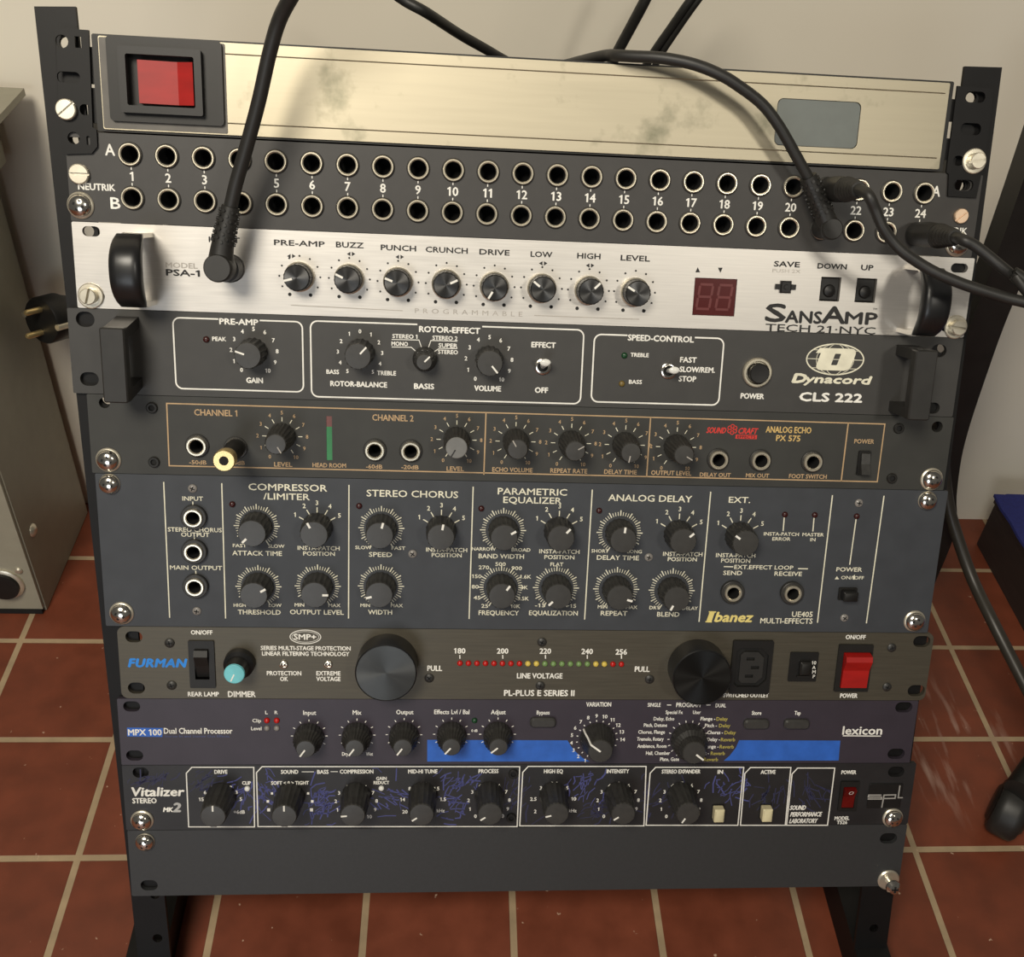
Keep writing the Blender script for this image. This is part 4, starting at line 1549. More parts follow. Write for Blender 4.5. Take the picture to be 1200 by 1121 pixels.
# red power rocker
a = rect_px(d, 976, 754.5, 1023, 809)
b = rect_px(d, 983.5, 764, 1021 - 2, 804)
g = G().plate([rrect(a[0], a[2], a[1], a[3], 0.0006), rrect(b[0] - .0004, b[2] + .0004, b[1] - .0004, b[3] + .0004, .0002)], 0.0001, 0.0014)
g.block(b[0] - .0004, b[2] + .0004, b[1] - .0004, b[3] + .0004, 0.00005, 0.0002)
pw_ = obj('power_switch', g, 'dark_frame', d.root, smooth=0)
zl, zh = b[1], b[3]
zm = zl + (zh - zl) * .52
g = G().loft([[(x_, 0.0002, zl), (x_, 0.0022, zl), (x_, 0.0030, zm), (x_, 0.0062, zh - .0042), (x_, 0.0056, zh - 0.001), (x_, 0.0002, zh)] for x_ in (b[0], b[2])])
obj('rocker', g, 'red_lens', pw_, smooth=0)
d.finish()

# ================================================================ 8 dual channel processor
d = Device('dual_channel_processor', 'thin violet-black effects processor with bright blue stripes beneath small cone knobs', 'effects unit',
           uleft((137, 825), (143, 893)), uleft((1076, 822), (1066, 892)), S8, S9)
for px, py in ((154.5, 827.5), (158, 885), (1059, 828.5), (1050, 883)):
    d.slot(px, py, 20, 12)
B_ = 'print_blue'
d.poly([(149, 852.2), (191, 852.8), (190.5, 863.2), (149.3, 862.6)], B_ + '#name_badge')
d.poly([(500.7, 866.6), (665, 867.2), (669, 874), (675, 881), (683, 888), (691, 891.8), (500.7, 892)], B_ + '#blue_stripe')
d.poly([(866, 867), (984.5, 867.5), (982.5, 890.8), (848, 891), (855, 885), (862, 876)][::-1], B_ + '#blue_stripe_')
d.txt('MPX 100', 170, 857.7, 6.8, 39, Wt, 0.04, w=0.00014)
d.txt('Dual Channel Processor', 232.5, 856, 6.4, 80, Wt, 0.03)
d.txt('Stereo In and Stereo Out Effects', 231, 862.3, 2.6, 76, 'print_faint', 0.0)
for s, x, y, h, w_ in (('L', 312.5, 834.5, 3.8, 3), ('R', 323.7, 834.5, 3.8, 3.4), ('Clip', 301, 844, 4, 10), ('Level', 300.5, 853.2, 4, 12),
                       ('Input', 363, 834.7, 5, 15), ('Mix', 418.5, 834.5, 5, 10), ('Dry', 404.5, 883, 4, 7), ('Wet', 433, 883, 4, 8),
                       ('Output', 474.5, 834, 5, 20), ('Effects Lvl / Bal', 529.5, 833.8, 5, 41), ('0 dB', 556, 855.7, 3, 7), ('Adjust', 584, 834, 5, 17),
                       ('Bypass', 636.5, 834.5, 4.4, 15), ('VARIATION', 701.5, 825, 5, 29), ('SINGLE', 766.5, 825.6, 4.4, 15), ('PROGRAM', 806.5, 825.6, 5, 28),
                       ('DUAL', 844.5, 826.2, 4.4, 12), ('Special Fx', 790, 834.2, 4, 20), ('User', 816.5, 834.2, 4, 9), ('Delay, Echo', 778, 841.8, 4, 24),
                       ('Pitch, Detune', 768, 849.3, 4, 27), ('Chorus, Flange', 763.5, 857.3, 4, 31), ('Tremolo, Rotary', 762, 865.5, 4, 31),
                       ('Ambience, Room', 764, 873.8, 4, 34), ('Hall, Chamber', 771, 882, 4, 28), ('Plate, Gate', 784.5, 889.2, 4, 22),
                       ('Flange -', 829.5, 841.8, 4, 17), ('Pitch -', 833, 849.7, 4, 14), ('Chorus -', 838, 857.8, 4, 18), ('Delay -', 836, 866, 4, 15),
                       ('Flange -', 833.5, 874.3, 4, 17), ('Chorus -', 822, 882, 4, 17), ('Store', 886.5, 835, 4.4, 11), ('Tap', 934.5, 835, 4.4, 7)):
    d.txt(s, x, y, h, w_, Wt, 0.03)
for s, x, y in (('Delay', 846, 842), ('Delay', 849, 849.8), ('Delay', 855.5, 858), ('Reverb', 853, 866.2), ('Reverb', 851.5, 874.6), ('Reverb', 841, 882.3), ('Reverb', 833, 889.5)):
    d.txt(s, x, y, 4, 13 if s == 'Delay' else 16.5, 'print_olive', 0.04)
for x in (784, 830):
    d.ln([(x - 2.5, 825.7), (x + 2.5, 825.8)], 1.1)
d.txt('lexicon', 1010.5, 855.5, 9.5, 46, Wt, 0.035)
d.ln([(987.5, 861.8), (1032, 862.2)], 1.3)
KM = knob_kind(0.0088, 0.0058, 0.0165, 24, 0.0004, taper=((0.45, 0.0086), (0.62, 0.0066)), pointer=(0.1, 0.98), pw=0.0009)
KV = knob_kind(0.0108, 0.0076, 0.0165, 28, 0.0003, taper=((0.30, 0.0100), (0.6, 0.0085)), pointer=(0.0, 1.0), pw=0.0011, side_pointer=True)
KG = knob_kind(0.0112, 0.0074, 0.0175, 28, 0.0003, taper=((0.45, 0.0106), (0.6, 0.0082)), pointer=(0.2, 1.0), pw=0.0011)
for px, py, ang in ((362.5, 862, -145), (418.5, 861, -145), (473.5, 860.5, -145), (529, 860, -140), (583, 860, -130)):
    d.knob(px, py, KM, ang)
    d.ticks(px, py, 18.8, 21.5, -150, 150, 11, 1.0)
d.knob(699.5, 865, KV, -53)
d.ticks(699.5, 866, 22.5, 24.5, -155, 128, 16, 1.1)
d.nums(699.5, 866, 30, -155, 128, ['1', '2', '3', '4', '5', '6', '7', '8', '9', '10', '11', '12', '13', '14', '', ''], 4, Wt, 0.03)
d.knob(806.5, 866, KG, 128)
d.ticks(806, 866, 21.5, 24, -150, 150, 16, 1.0)
d.face('violet_panel')
d.part('indicator_led', LED['led_red'], 313, 843.7)
d.part('indicator_led', LED['led_red'], 324.5, 843.7)
d.part('indicator_led', LED['led_grey'], 313, 852.7)
d.part('indicator_led', LED['led_grey'], 324.5, 852.7)
d.part('indicator_led', LED['led_deep_green'], 556, 843.7)
for px, py, nm in ((636, 845, 'bypass_button'), (885.5, 847, 'store_button'), (932.5, 847, 'tap_button')):
    b = rect_px(d, px - 15.5, py - 5.5, px + 15.5, py + 5.5)
    g = G().block(b[0], b[2], b[1], b[3], 0.0001, 0.0030, 0.0026, 0.0010)
    obj(nm, g, 'knob_face', d.root)
d.finish()

# ================================================================ 9 stereo enhancer
d = Device('stereo_enhancer', 'black enhancer panel covered in blue scratch strokes, white-framed fields and tall black knobs', 'enhancer',
           uleft((143, 899), (148, 968)), uleft((1075, 896), (1062, 964)), S9, S10)
for px, py in ((165, 905), (1050, 904)):
    d.slot(px, py, 19, 12)
for x0, x1, x2, x3, y0, y1 in ((218.5, 297.5, 298.4, 221.3, 898.7, 968.5), (300.7, 609, 606, 302.5, 898, 968.2), (612.5, 757, 754.5, 609, 897.7, 967.3),
                               (761.7, 871.4, 864.5, 757, 898.7, 966.6), (872.7, 926.6, 920, 867.5, 899, 966.6), (928, 978, 969.5, 921.5, 899.6, 966.6)):
    d.ln([(x0, y0 + 7), (x0 + 6.5, y0), (x1, y0), (x2, y1), (x3, y1)], 1.3, Wt, True)
for s, x, y, h, w_ in (('DRIVE', 259, 904, 4.4, 15), ('CLIP', 289, 917, 3.8, 10), ('+6dB', 280.5, 951, 4, 13), ('SOUND', 339.5, 904, 4.4, 20),
                       ('BASS', 378.5, 904, 4.4, 13), ('COMPRESSION', 418, 903.7, 4.4, 39), ('SOFT < 0 > TIGHT', 340, 917, 4, 44), ('GAIN', 447, 911.7, 3.6, 12),
                       ('REDUCT', 447, 916.6, 3.6, 18), ('MID-HI TUNE', 495.5, 903.5, 4.4, 34), ('PROCESS', 572.5, 903.2, 4.4, 23), ('HIGH EQ', 648.5, 903.3, 4.4, 22),
                       ('INTENSITY', 724, 903.3, 4.4, 26), ('STEREO EXPANDER', 798, 903.6, 4.4, 45), ('IN', 844, 904, 4.4, 6), ('ACTIVE', 900, 904.2, 4.4, 17),
                       ('POWER', 994.5, 904.5, 4.2, 17), ('MODEL', 986.5, 958.3, 4, 17), ('T526', 986.5, 963.2, 3.8, 12), ('kHz', 516.5, 949.5, 3.6, 9),
                       ('kHz', 671, 949.5, 3.6, 9)):
    d.txt(s, x, y, h, w_, Wt, 0.05)
for s, x, y, w_ in (('SOUND', 935, 946, 18), ('PERFORMANCE', 944.5, 953.7, 36), ('LABORATORY', 941.5, 961.4, 32)):
    d.txt(s, x, y, 5, w_, Wt, 0.05, 0.18)
d.ln([(353.5, 904), (368, 904)], 0.8)
d.ln([(387.5, 903.8), (396, 903.8)], 0.8)
d.txt('Vitalizer', 185, 927.3, 10, 62, Wt, 0.055, 0.15)
d.txt('STEREO', 169.5, 937.8, 5.8, 28, Wt, 0.05)
d.txt('MK', 197.5, 948.3, 5, 11, Wt, 0.08, 0.2)
d.txt('2', 208, 945.7, 10, 8.5, 'print_silver', 0.08, 0.2)
KT = knob_kind(0.0090, 0.0075, 0.0225, 18, 0.0004, taper=((0.5, 0.0084),), pointer=(0.45, 0.92), pw=0.0009)
scale10 = [str(i) for i in range(10)] + ['10']
for px, py, ang, lab in ((259.5, 932.5, 0, ['', '15', '6', '-2', '0', '+2', '3', '5', '']), (340, 932.5, 0, None), (417.5, 931.5, -95, scale10),
                         (495.5, 931, -125, ['20', '14', '8', '2.5', '2.5', '1.5', '']), (573, 930.5, -125, scale10), (648.5, 930.5, -105, ['2', '2.5', '3', '3.5', '5', '10', '']),
                         (724, 930.5, -125, scale10), (797.5, 930.5, -150, scale10)):
    d.knob(px, py, KT, ang)
    if lab:
        a = 120 if len(lab) < 8 else (100 if len(lab) == 9 else 140)
        d.nums(px, py + 9, 24, -a, a, lab, 3.9, Wt, 0.04)
    else:
        for s in (-1, 1):
            for a, r, q in ((28, 21, 2.2), (62, 24, 2.6), (88, 26, 3.0), (112, 27, 3.6)):
                t = math.radians(a * s)
                x_, y_ = px + r * math.sin(t), py + 4 - r * math.cos(t) * 0.9 + 3
                d.poly([(x_ - q / 2, y_ - q / 2), (x_ + q / 2, y_ - q / 2), (x_ + q / 2, y_ + q / 2), (x_ - q / 2, y_ + q / 2)], Wt)
d.face('scratch_panel')
rnd = random.Random(11)
for n_, (cx_, cy_, sx_, sy_, ink_) in enumerate(
        [(178, 912, 30, 10, 'print_strokedim'), (285, 935, 22, 22, 'print_stroke'), (318, 930, 16, 26, 'print_stroke'), (372, 940, 16, 24, 'print_stroke'),
         (385, 940, 20, 20, 'print_stroke'), (455, 930, 26, 26, 'print_stroke'), (530, 945, 24, 20, 'print_stroke'), (540, 915, 26, 10, 'print_stroke'),
         (608, 930, 16, 26, 'print_strokedim'), (685, 925, 24, 22, 'print_stroke'), (700, 950, 16, 12, 'print_strokedim'), (770, 935, 26, 26, 'print_strokedim'),
         (850, 925, 24, 22, 'print_stroke'), (900, 930, 20, 18, 'print_strokedim'), (950, 925, 18, 18, 'print_strokedim'), (240, 920, 16, 18, 'print_strokedim')]):
    base_a = rnd.uniform(0.3, 1.3) * rnd.choice((1, -1))
    for _ in range(24):
        px, py = cx_ + rnd.gauss(0, sx_ * .55), cy_ + rnd.gauss(0, sy_ * .5)
        a_, l_ = base_a + rnd.gauss(0, 0.5), rnd.uniform(5, 22)
        dx, dy = l_ * math.cos(a_), l_ * math.sin(a_)
        bend = rnd.uniform(-2.5, 2.5)
        q_ = [(px - dx / 2, py - dy / 2), (px + bend, py + bend * .6), (px + dx / 2, py + dy / 2)]
        q_ = [(min(974, max(150, x_)), min(966, max(900, y_))) for x_, y_ in q_]
        if abs(q_[0][0] - q_[2][0]) + abs(q_[0][1] - q_[2][1]) > 3:
            d.pr(ink_).line([d.at(*p) for p in q_], rnd.uniform(0.6, 1.5) * 0.00055, 0.00004)
d.part('indicator_led', LED['led_clear'], 290, 923.5)
d.part('indicator_led', LED['led_clear'], 447, 923)
for px, py in ((841, 951), (897, 950.5)):
    b = rect_px(d, px - 7, py - 8, px + 6, py + 7)
    g = G().block(b[0] - .0006, b[2] + .0006, b[1] - .0006, b[3] + .0006, 0.0001, 0.0006, 0.0004)
    fr = obj('button_bezel', g, 'plastic_black', d.root)
    g = G().block(b[0], b[2], b[1], b[3], 0.0006, 0.0062, 0.0006, 0.0009)
    obj('button_cap', g, 'ivory', fr)
a = rect_px(d, 980.5, 914.5, 1007, 949)
b = rect_px(d, 984.5, 920.5, 1002.5, 945.5)
g = G().plate([rrect(a[0], a[2], a[1], a[3], .0006), rrect(b[0], b[2], b[1], b[3], .0003)], 0.0001, 0.0014)
g.block(b[0], b[2], b[1], b[3], 0.00005, 0.0002)
fr = obj('power_switch', g, 'dark_frame', d.root, smooth=0)
zl, zh = b[1] + .0003, b[3] - .0003
zm = zl + (zh - zl) * .55
g = G().loft([[(x_, 0.0002, zl), (x_, 0.0010, zl), (x_, 0.0016, zm), (x_, 0.0044, zh - .001), (x_, 0.0002, zh)] for x_ in (b[0] + .0003, b[2] - .0003)])
rk = obj('rocker', g, 'red_dark', fr, smooth=0)
x, z = d.at(995, 925.5)
a_ = Vector((0.0044 - 0.0016, (zh - .001) - zm)).normalized()
g = G()
q = G().line(circ(0, 0, 0.0013, 16), 0.0004, 0, True)
g.v = [(x + vx, -(0.0016 + (0.0028) * ((z + vz - zm) / (zh - .001 - zm)) + 0.00012), z + vz) for vx, _, vz in q.v]
g.f, g.m = q.f, q.m
put('white_print', g.mesh('white_print', ['print_white'], 0, False), rk)
# maker's plate with the silver line letters
a = rect_px(d, 1015, 917.5, 1058, 946)
g = G().block(a[0], a[2], a[1], a[3], 0.0001, 0.0010, 0.0006, 0.0003)
mp_ = obj('emblem_plate', g, 'plastic_black', d.root)
g = G()
A = lambda px, py: d.at(px, py)
for pts in ([(1032, 930.3), (1017, 930.3), (1016.5, 932.6), (1032, 932.6), (1032, 934.9), (1015.8, 934.9)],
            [(1032.2, 945), (1035, 930.3), (1048.5, 930), (1047.8, 934), (1034.5, 934.3)],
            [(1053.5, 919), (1051.5, 933.3), (1057, 933.3)]):
    g.line([A(*p) for p in pts], 1.5 * d.k(1036, 932)[0], 0.00112)
put('silver_print', g.mesh('silver_print', ['print_silver'], 0, False), mp_)
for px, py in ((601.5, 906), (599, 957.5)):
    d.part('panel_screw', BOLT, px, py)
screw(d, SCREW_DOME, 167, 960.5, 20)
screw(d, SCREW_DOME, 1045.5, 957.5, 45)
d.finish()

# ================================================================ 10 blank panel
d = Device('blank_panel', 'plain dark grey blank panel at the very bottom of the rack', 'blank panel',
           uleft((148, 974), (156, 1047)), uleft((1062, 969), (1053, 1037)), S10, S11)
d.slot(175, 1037, 20, 12)
d.slot(1041, 982, 20, 12)
g = G().plate([rrect(d.x0, d.x1, 0.0002, d.h - 0.0002, 0.001)] + d.holes, -0.003, 0)
d.panel = obj('front_panel', g, 'blank_grey', d.root, smooth=0)
screw(d, SCREW_DOME_BARE, 170.5, 985.5, 30)
# loose screw standing out on a thick washer
x, z = d.at(1040.5, 1030)
g = G().lathe([(0.0022, 0.0), (0.0022, 0.0075), (0.0048, 0.0078), (0.0048, 0.0092), (0.0034, 0.0110), (0.0012, 0.0116)], n=26)
for a_, b_ in ((0.0022, 0.0006), (0.0006, 0.0022)):
    g.loft([[(-a_, w, -b_), (a_, w, -b_), (a_, w, b_), (-a_, w, b_)] for w in (0.0100, 0.01175)], 1)
o = put('rack_screw', g.mesh('rack_screw', ['chrome', 'black_gap'], 35), d.root, (x, 0, z))
g = G().lathe([(0.0072, 0.0001), (0.0072, 0.0009), (0.0064, 0.0016), (0.0024, 0.0017)], n=30)
put('washer', g.mesh('washer', ['zinc'], 35), o)
d.finish()

# ================================================================ cables


def rl(px, py, w):
    return rackw(px, py, w)


def cable(name, label, group, base, segs):
    """segs: (part name, points, radius or radii, material)"""
    t = thing(name, label, 'cable', base, (0, 0, 0), group)
    for nm, pts, r, m in segs:
        g = G().tube([Vector(p) - Vector(base) for p in pts], r, 16)
        obj(nm, g, m, t, smooth=45)
    return t


def lathe_along(g, a, b, prof, n=24, m=0):
    """solid of revolution from a to b; prof: (fraction, radius)"""
    a, b = Vector(a), Vector(b)
    g.tube([a + (b - a) * f for f, r in prof], [r for f, r in prof], n, m)


def boot_radii(n, r0, r1, rib):
    return [r0 + (r1 - r0) * i / (n - 1) + (rib if i % 2 else 0) for i in range(n)]


def pts_w(lst):
    return [rl(*p) for p in lst]


# the angled plug in the silver preamp
base = rl(270.5, 314, 0.004)
nx = Vector((0, -CT, ST))
path = smooth_path(pts_w([(270.5, 242, 0.026), (277, 214, 0.028), (289, 172, 0.032), (303.5, 118, 0.038), (316, 62, 0.044), (328, 22, 0.05), (346, -12, 0.06), (372, -60, 0.075)]) + [Vector((-0.06, 0.16, 0.62)), Vector((0.02, 0.18, 0.75)), Vector((0.12, 0.25, 0.95)), Vector((0.2, 0.40, 1.2))])
t = cable('instrument_cable', 'thick black cable rising from angled plug in the silver preamp, out at the top', 'black cables', base,
          [('cord', path, 0.0034, 'rubber')])
g = G()
c0 = Vector((0, 0, 0))
lathe_along(g, c0 + nx * 0.0005, c0 + nx * 0.013, [(0, 0.0066), (1, 0.0066)], 28)
ctr = rl(258, 313.5, 0.0235) - base
lathe_along(g, c0 + nx * 0.010 + (ctr - nx * 0.0235) * 0.7, ctr + nx * 0.0072, [(0, 0.0060), (0.35, 0.0070), (0.94, 0.0070), (1, 0.0063)], 32)
obj('plug', g, 'rubber', t)
bp = smooth_path([ctr + base, rl(261.5, 285, 0.0245), rl(270.5, 242, 0.026)], 7)
n_ = len(bp)
g = G().tube([p - base for p in bp], [0.0066 - 0.0022 * (i / (n_ - 1)) for i in range(n_)], 20)
bt = obj('strain_relief', g, 'rubber', t)
g = G()                                   # studs of the flexible boot
for i in range(8):
    f = 0.52 + 0.47 * i / 8
    j = min(int(f * (n_ - 1)), n_ - 2)
    p = bp[j].lerp(bp[j + 1], f * (n_ - 1) - j) - base
    r = 0.0066 - 0.0022 * f
    tx = (bp[j + 1] - bp[j]).normalized()
    s_ = tx.cross(nx).normalized()
    for k in range(8):
        a = 2 * math.pi * (k + 0.5 * (i % 2)) / 8
        q = p + s_ * (r * math.cos(a)) + nx * (r * math.sin(a))
        dr = (s_ * math.cos(a) + nx * math.sin(a))
        g.tube([q - dr * 0.0006, q + dr * 0.0007], 0.0009, 6)
obj('grip_studs', g, 'rubber', bt, smooth=0)

# the cable arching over the top into patch bay socket 21
base = rl(962, 267, 0.003)
ctr = rl(971.5, 268, 0.0125) - base
path = smooth_path(pts_w([(946.5, 207, 0.016), (932, 181, 0.018), (913, 148, 0.020), (893, 122, 0.021), (866, 101, 0.022), (843, 87, 0.022), (812, 75, 0.020),
                          (776, 68, 0.016), (742, 66, 0.010), (722, 65, 0.0045)])
                   + [from_uv(u, PS_TOP + q, w) for u, q, w in ((0.027, .0048, -0.004), (0.020, .0047, -0.018), (0.008, .0046, -0.05), (-0.004, .0046, -0.09), (-0.014, .002, -0.135), (-0.02, -.03, -0.16))])
t = cable('patch_cable', 'black cable arching over the brushed steel front to an angled plug', 'black cables', base,
          [('cord', path, 0.0029, 'rubber')])
g = G()
lathe_along(g, nx * 0.0003, nx * 0.009 + ctr * 0.5, [(0, 0.0056), (1, 0.0056)], 24)
lathe_along(g, ctr - nx * 0.005, ctr + nx * 0.006, [(0, 0.0050), (0.2, 0.0057), (0.92, 0.0057), (1, 0.0050)], 28)
obj('plug', g, 'rubber', t)
bp = smooth_path([ctr + base, rl(962, 243, 0.0135), rl(946.5, 207, 0.016)], 7)
n_ = len(bp)
g = G().tube([p - base for p in bp], [0.0058 - 0.0012 * (i / (n_ - 1)) for i in range(n_)], 20)
bt = obj('strain_relief', g, 'rubber', t)
g = G()
for i in range(9):
    f = 0.40 + 0.58 * i / 9
    j = min(int(f * (n_ - 1)), n_ - 2)
    p = bp[j].lerp(bp[j + 1], f * (n_ - 1) - j) - base
    r = 0.0058 - 0.0012 * f
    tx = (bp[j + 1] - bp[j]).normalized()
    s_ = tx.cross(nx).normalized()
    for k in range(8):
        a = 2 * math.pi * (k + 0.5 * (i % 2)) / 8
        q = p + s_ * (r * math.cos(a)) + nx * (r * math.sin(a))
        dr = (s_ * math.cos(a) + nx * math.sin(a))
        g.tube([q - dr * 0.0006, q + dr * 0.0007], 0.0009, 6)
obj('grip_studs', g, 'rubber', bt, smooth=0)

# two straight plugs with cables leaving to the right
for jack, tip, end, path_px, lab, r in (
        ((969, 221.5), (1006, 222), 0.047, [(1017, 228, 0.060), (1025.5, 246, 0.060), (1034, 266, 0.060), (1046, 283, 0.060), (1060, 296.5, 0.061), (1080, 310, 0.062),
                                       (1100, 321, 0.064), (1125, 331.5, 0.066), (1150, 340, 0.068), (1178, 348.5, 0.07), (1215, 358, 0.074), (1260, 376, 0.078)],
         'black cable from upper straight plug in the patch bay, sagging over the silver preamp', 0.0028),
        ((1072, 273.5), (1119, 278), 0.050, [(1128, 281, 0.058), (1141, 287, 0.060), (1158, 300, 0.062), (1176, 315, 0.064), (1200, 334, 0.062), (1228, 350, 0.058), (1260, 366, 0.052)],
         'short black cable from straight plug at the right end of the patch bay', 0.0028)):
    base = rl(*jack, 0.0024)
    p1 = rl(*tip, end)
    tail = [Vector((0.60, -0.12, 0.17)), Vector((0.72, -0.16, 0.03)), Vector((0.84, -0.18, FLOOR_Z + 0.004)), Vector((1.08, -0.20, FLOOR_Z + 0.004))]
    if lab[0] == 's':
        tail = [q + Vector((0.03, 0.06, 0.03 if q.z > 0 else 0)) for q in tail]
    path = smooth_path([p1] + pts_w(path_px) + tail)
    t = cable('patch_cable', lab, 'black cables', base, [('cord', path, r, 'rubber')])
    g = G()
    a = Vector((0, 0, 0))
    b = p1 - base
    lathe_along(g, a, b * 0.62, [(0, 0.0048), (0.06, 0.0062), (0.5, 0.0066), (1.0, 0.0064)], 28)
    pl = obj('plug', g, 'rubber', t)
    g = G()
    prof = []
    for i in range(13):
        f = i / 12
        prof.append((f, (0.0062 - 0.0024 * f) + (0.0004 if i % 2 else -0.0001)))
    lathe_along(g, b * 0.62, b * 1.0, prof, 24)
    obj('strain_relief', g, 'rubber', t, smooth=20)

# cables hanging down the wall side behind the rack
for lab, pts, r in (
        ('black cable slanting down to the right behind the brushed steel front', [(440, -24, .30), (473, 0, .30), (500, 15, .30), (540, 41, .33), (580, 64, .35), (612, 86, .365), (640, 130, .38)], 0.0031),
        ('thickest black cable rising steeply behind the rack, left of a close pair', [(775, -40, .36), (756, 0, .36), (738, 34, .365), (721, 66, .37), (706, 100, .38)], 0.0036),
        ('left strand of the close black cable pair rising behind the rack', [(840, -40, .36), (809, 0, .36), (785, 34, .365), (763, 66, .37), (745, 100, .38)], 0.0027),
        ('right strand of the close black cable pair rising behind the rack', [(849, -40, .36), (818, 0, .36), (794, 34, .365), (772, 68, .37), (758, 100, .38)], 0.0023)):
    P_ = [on_y(*p) for p in pts]
    cable('power_cable', lab, 'cables behind the rack', P_[-1], [('cord', smooth_path(P_), r, 'rubber')])

# ================================================================ mains plug dangling at the left of the rack
pc = on_y(63, 372, 0.402)
ax = Vector((-0.50, -0.83, 0.22)).normalized()
t = thing('mains_plug', 'black round mains plug with two brass pins dangling at the left of the rack', 'plug', pc)
up = Vector((0, 0, 1))
up = (up - ax * up.dot(ax)).normalized()
sd = ax.cross(up)
g = G()
lathe_along(g, -ax * 0.026, ax * 0.012, [(0, 0.008), (0.15, 0.013), (0.45, 0.0165), (0.55, 0.0185), (0.96, 0.0185), (1.0, 0.0175)], 32)
obj('plug_body', g, 'plastic_black', t)
for s in (1, -1):
    g = G()
    q = up * (0.0095 * s)
    lathe_along(g, ax * 0.0115 + q, ax * 0.026 + q, [(0, 0.0024), (0.9, 0.0024), (1, 0.0015)], 14)
    obj('pin', g, 'brass', t)
    g = G()
    q = sd * (0.0178 * s)
    a_, b_ = ax * -0.008 + q, ax * 0.0125 + q
    g.tube([a_, b_], 0.0026, 8)
    obj('earth_clip', g, 'nickel', t)
g = G().tube(smooth_path([-ax * 0.024, -ax * 0.036 + up * 0.004, Vector((0.045, 0.025, 0.0)), Vector((0.12, 0.015, -0.01)), Vector((0.22, 0.0, -0.03))]), 0.004, 14)
obj('cord', g, 'rubber', t)
# ================================================================ gold adapter in the echo unit
base = rl(276.5, 524.5, 0.0036)
t = thing('plug_adapter', 'gold-tipped phono adapter plugged into the echo unit under its first channel label', 'adapter', base)
tip = rl(265.5, 537, 0.033) - base
tip = nx * 0.034 + (tip - nx * tip.dot(nx)) * 0.6
g = G()
lathe_along(g, Vector((0, 0, 0)), tip * 0.70, [(0, 0.0050), (0.25, 0.0052), (0.3, 0.0046), (0.9, 0.0044), (1, 0.0040)], 24)
obj('adapter_body', g, 'dark_frame', t)
g = G()
lathe_along(g, tip * 0.66, tip * 0.80, [(0, 0.0046), (1, 0.0048)], 24)
lathe_along(g, tip * 0.80, tip, [(0, 0.0056), (0.9, 0.0057), (1, 0.0052)], 28)
sl = obj('gold_sleeve', g, 'brass', t)
g = G()
lathe_along(g, tip * 0.999, tip * 1.006, [(0, 0.0024), (1, 0.0024)], 20)
obj('centre_hole', g, 'black_gap', sl)

# ================================================================ steel cabinet at the left, by the wall
cx1 = -0.3962
t = thing('steel_cabinet', 'grey steel cabinet with overhanging lid, standing by the wall left of the rack', 'cabinet', (-0.55, 0.37, FLOOR_Z))
bx = lambda g, x0, x1, y0, y1, z0, z1: g.box(x0 + .55, x1 + .55, y0 - .37, y1 - .37, z0 - FLOOR_Z, z1 - FLOOR_Z)
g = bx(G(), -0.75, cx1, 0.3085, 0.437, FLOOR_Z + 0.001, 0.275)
obj('body', g, 'grey_case_shaded', t, smooth=0)
g = bx(G(), -0.75, cx1 - 0.001, 0.3045, 0.3080, FLOOR_Z + 0.006, 0.275)
fp = obj('front_panel', g, 'grey_case', t, smooth=0)
g = bx(G(), -0.75, cx1 - 0.002, 0.3035, 0.3080, FLOOR_Z + 0.001, FLOOR_Z + 0.0055)
obj('base_strip', g, 'black_gap', t, smooth=0)
g = bx(G(), -0.75, -0.385, 0.300, 0.4375, 0.2755, 0.3245)
obj('rim', g, 'grey_case', t, smooth=0)
g = bx(G(), -0.80, -0.360, 0.270, 0.440, 0.325, 0.330)
obj('lid', g, 'grey_case', t, smooth=0)
rc = on_y(5, 683, 0.3045)


def front_lathe(name, p, prof, m, parent, n=28):
    g = G()
    a = Vector((p.x + .55, p.y - .37, p.z - FLOOR_Z))
    g.tube([a + Vector((0, -w, 0)) for r, w in prof], [r for r, w in prof], n)
    return obj(name, g, m, parent)


sk = front_lathe('connector', rc, [(0.0165, 0.0), (0.0165, 0.002), (0.0150, 0.003)], 'zinc', fp)
front_lathe('connector_core', rc + Vector((0, -0.0031, 0)), [(0.0135, 0.0), (0.0135, 0.003), (0.0105, 0.0034)], 'plastic_black', fp)
sp_ = on_y(22, 668, 0.3045)
front_lathe('panel_screw', sp_, [(0.0034, 0.0), (0.0034, 0.001), (0.002, 0.0022)], 'zinc', fp, 16)
r_ = ray(38, 621)
ss = CAM + r_ * ((cx1 - CAM.x) / r_.x)
g = G().tube([Vector((ss.x + .55, ss.y - .37, ss.z - FLOOR_Z)) + Vector((w, 0, 0)) for w in (0.0002, 0.0014, 0.003)], [0.006, 0.0056, 0.003], 18)
obj('side_screw', g, 'zinc', t)

